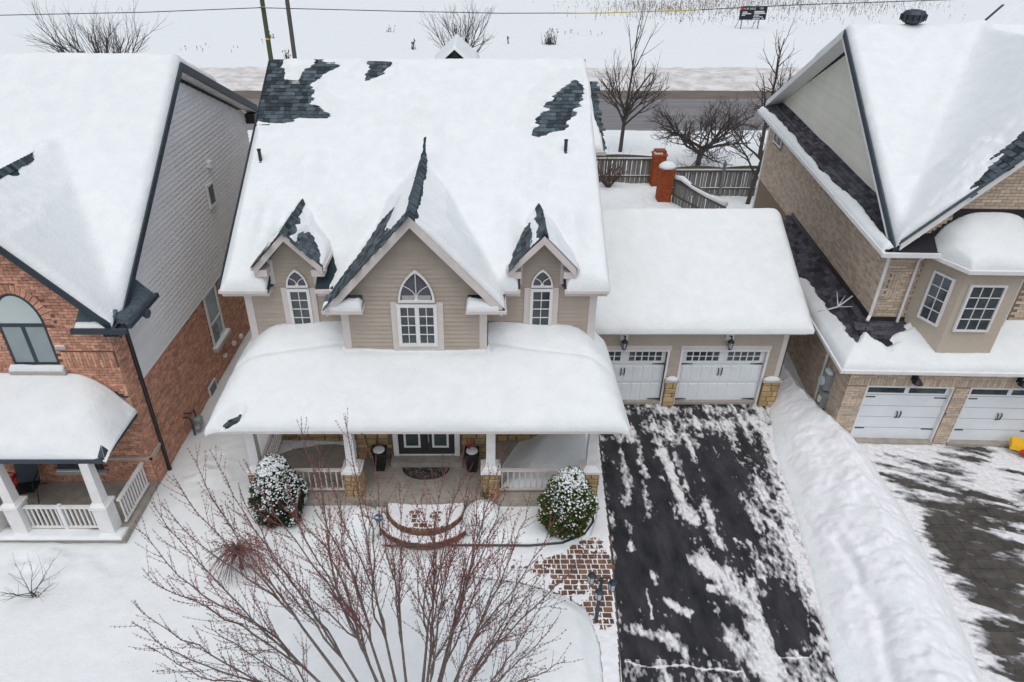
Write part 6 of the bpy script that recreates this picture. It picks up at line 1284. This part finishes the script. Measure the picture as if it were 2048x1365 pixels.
# the big bare maple in front
rng = random.Random(21); fork = Vector((-1.2, 6.35, .75))
mt_ = root('maple_tree', 'large bare maple with red budded twigs fanning up in front of the porch', 'tree', (-1.3, 6.9, 0))
MB().tube([(-1.3, 6.7, -.4), (-1.28, 6.6, .0), (-1.24, 6.45, .4), tuple(fork)], [.19, .16, .14, .12], 12).build('trunk', BARK, mt_)
CL = [[(268, 1055, 8.5), (283, 1135, 8.1), (300, 1000, 8.9)], [(322, 1010, 9.0), (375, 897, 9.7), (345, 950, 9.2)], [(268, 1200, 7.8), (290, 1290, 7.3), (262, 1245, 7.5)], [(420, 900, 9.9), (480, 985, 9.6), (440, 1010, 9.2)],
      [(492, 925, 10.0), (602, 832, 10.6), (560, 945, 9.8)], [(690, 826, 10.5), (652, 925, 9.9), (720, 940, 9.6)], [(742, 905, 9.9), (800, 965, 9.6), (770, 1000, 9.4)], [(882, 920, 9.8), (925, 905, 9.9), (850, 985, 9.4)],
      [(1002, 895, 10.0), (1012, 975, 9.6), (960, 960, 9.6)], [(1062, 985, 9.4), (1112, 1032, 9.2), (1030, 1040, 9.2)], [(1176, 1088, 8.8), (1090, 1120, 8.8), (1040, 1150, 8.8)], [(1092, 1185, 8.2), (1130, 1312, 7.2), (1100, 1250, 7.6)], [(640, 1050, 8.4), (560, 1120, 8.0), (700, 1100, 8.2)], [(900, 1080, 8.4), (980, 1120, 8.2), (830, 1060, 8.6)], [(620, 880, 10.1), (670, 985, 9.4), (590, 1000, 9.3)], [(900, 1000, 9.2), (940, 950, 9.6), (870, 1040, 8.9)], [(960, 1040, 9.0), (1010, 1060, 8.9), (985, 930, 9.8)], [(330, 1365, 7.0), (420, 1240, 7.4), (500, 1180, 7.8)], [(1060, 1345, 6.9), (1000, 1250, 7.4), (940, 1190, 7.8)]]
tw_r = MB(); tw_g = MB(); bud = MB()
def add_bud(p, d, s):
    u = d.orthogonal().normalized(); v = d.cross(u); bud.add([p - d * s, p + u * s * .55, p + v * s * .55, p - u * s * .55, p - v * s * .55, p + d * s * 1.2], [(0, 2, 1), (0, 3, 2), (0, 4, 3), (0, 1, 4), (5, 1, 2), (5, 2, 3), (5, 3, 4), (5, 4, 1)])
def twig(p, d, ln, r, depth):
    n = 6; pts = [p.copy()]; dd = d.normalized()
    for i in range(n): dd = (dd + rv3(rng, .05) + Vector((0, 0, .07))).normalized(); pts.append(pts[-1] + dd * ln / n)
    (tw_r if (p.z > 3.6 and rng.random() < .9) or rng.random() < .2 else tw_g).tube(pts, [max(r * (1 - .7 * i / n), .0032) for i in range(n + 1)], 4 if r > .008 else 3, False)
    t = .12
    while t < 1:
        i = min(int(t * n), n - 1); q = pts[i].lerp(pts[i + 1], t * n - i); tg = (pts[i + 1] - pts[i]).normalized(); o = tg.orthogonal().normalized(); o.rotate(Matrix.Rotation(rng.uniform(0, 6.283), 3, tg))
        add_bud(q + o * .012, (tg + o * .7).normalized(), rng.uniform(.009, .016)); add_bud(q - o * .012, (tg - o * .7).normalized(), rng.uniform(.008, .014)); t += rng.uniform(.07, .11) / ln
    add_bud(pts[-1], dd, .014)
    if depth > 0:
        for k in range(rng.randint(1, 3)):
            f = rng.uniform(.2, .8); i = int(f * n); q = pts[i]; tg = (pts[min(i + 1, n)] - pts[i]).normalized() if i < n else dd
            o = tg.orthogonal().normalized(); o.rotate(Matrix.Rotation(rng.uniform(0, 6.283), 3, tg)); twig(q, tg + o * .75, ln * rng.uniform(.3, .55), r * .6, depth - 1)
for ci, tips in enumerate(CL):
    T_ = [onY(*q) for q in tips]; ctr = sum(T_, Vector()) / 3; hd = ctr - fork; base = fork + Vector((rng.uniform(-.06, .06), rng.uniform(-.06, .06), rng.uniform(-.35, .1)))
    split = fork + hd * rng.uniform(.36, .46) + Vector((0, 0, .25 + .05 * abs(hd.x)))
    lm = MB(); stem = path_curve(base, base + Vector((hd.x * .04, hd.y * .06, .75)), split - hd * .14 + Vector((0, 0, -.1)), split, 8); lm.tube(stem, [.046 - .024 * i / 7 for i in range(8)], 7, False)
    for T in T_:
        d0 = (split - stem[-2]).normalized(); ln = (T - split).length; c2 = T - (Vector((0, 0, .55)) + (T - split).normalized() * .45).normalized() * ln * .33
        pts = path_curve(split, split + d0 * ln * .33, c2, T, 14); wv = rv3(rng, .08); pts = [p + wv * math.sin(i * .62) * .55 + rv3(rng, .016) if 0 < i < 13 else p for i, p in enumerate(pts)]; lm.tube(pts, [.020 * (1 - .80 * i / 13) for i in range(14)], 6, False)
        nt = int(8 + ln * 3.2)
        for k in range(nt):
            f = .12 + .84 * (k + rng.random()) / nt; i = min(int(f * 13), 12); q = pts[i].lerp(pts[i + 1], f * 13 - i); tg = (pts[i + 1] - pts[i]).normalized(); o = tg.orthogonal().normalized(); o.rotate(Matrix.Rotation(rng.uniform(0, 6.283), 3, tg))
            twig(q, tg + o * rng.uniform(.45, .8), rng.uniform(.35, 1.15) * (1.15 - .7 * f), .0068 * (1.2 - .5 * f), 1 if f < .7 else 0)
        t = .55
        while t < 1:
            i = min(int(t * 13), 12); q = pts[i].lerp(pts[i + 1], t * 13 - i); tg = (pts[i + 1] - pts[i]).normalized(); o = rv3(rng, 1).cross(tg).normalized(); add_bud(q + o * .014, (tg + o).normalized(), .014); add_bud(q - o * .014, (tg - o).normalized(), .014); t += .075 / ln
    lm.build('limb', BARK, mt_)
for nm_, b_, m_ in (('grey_twigs', tw_g, BARK), ('red_twigs', tw_r, TWIG), ('buds', bud, BUD)): b_.build(nm_, m_, mt_)['kind'] = 'stuff'
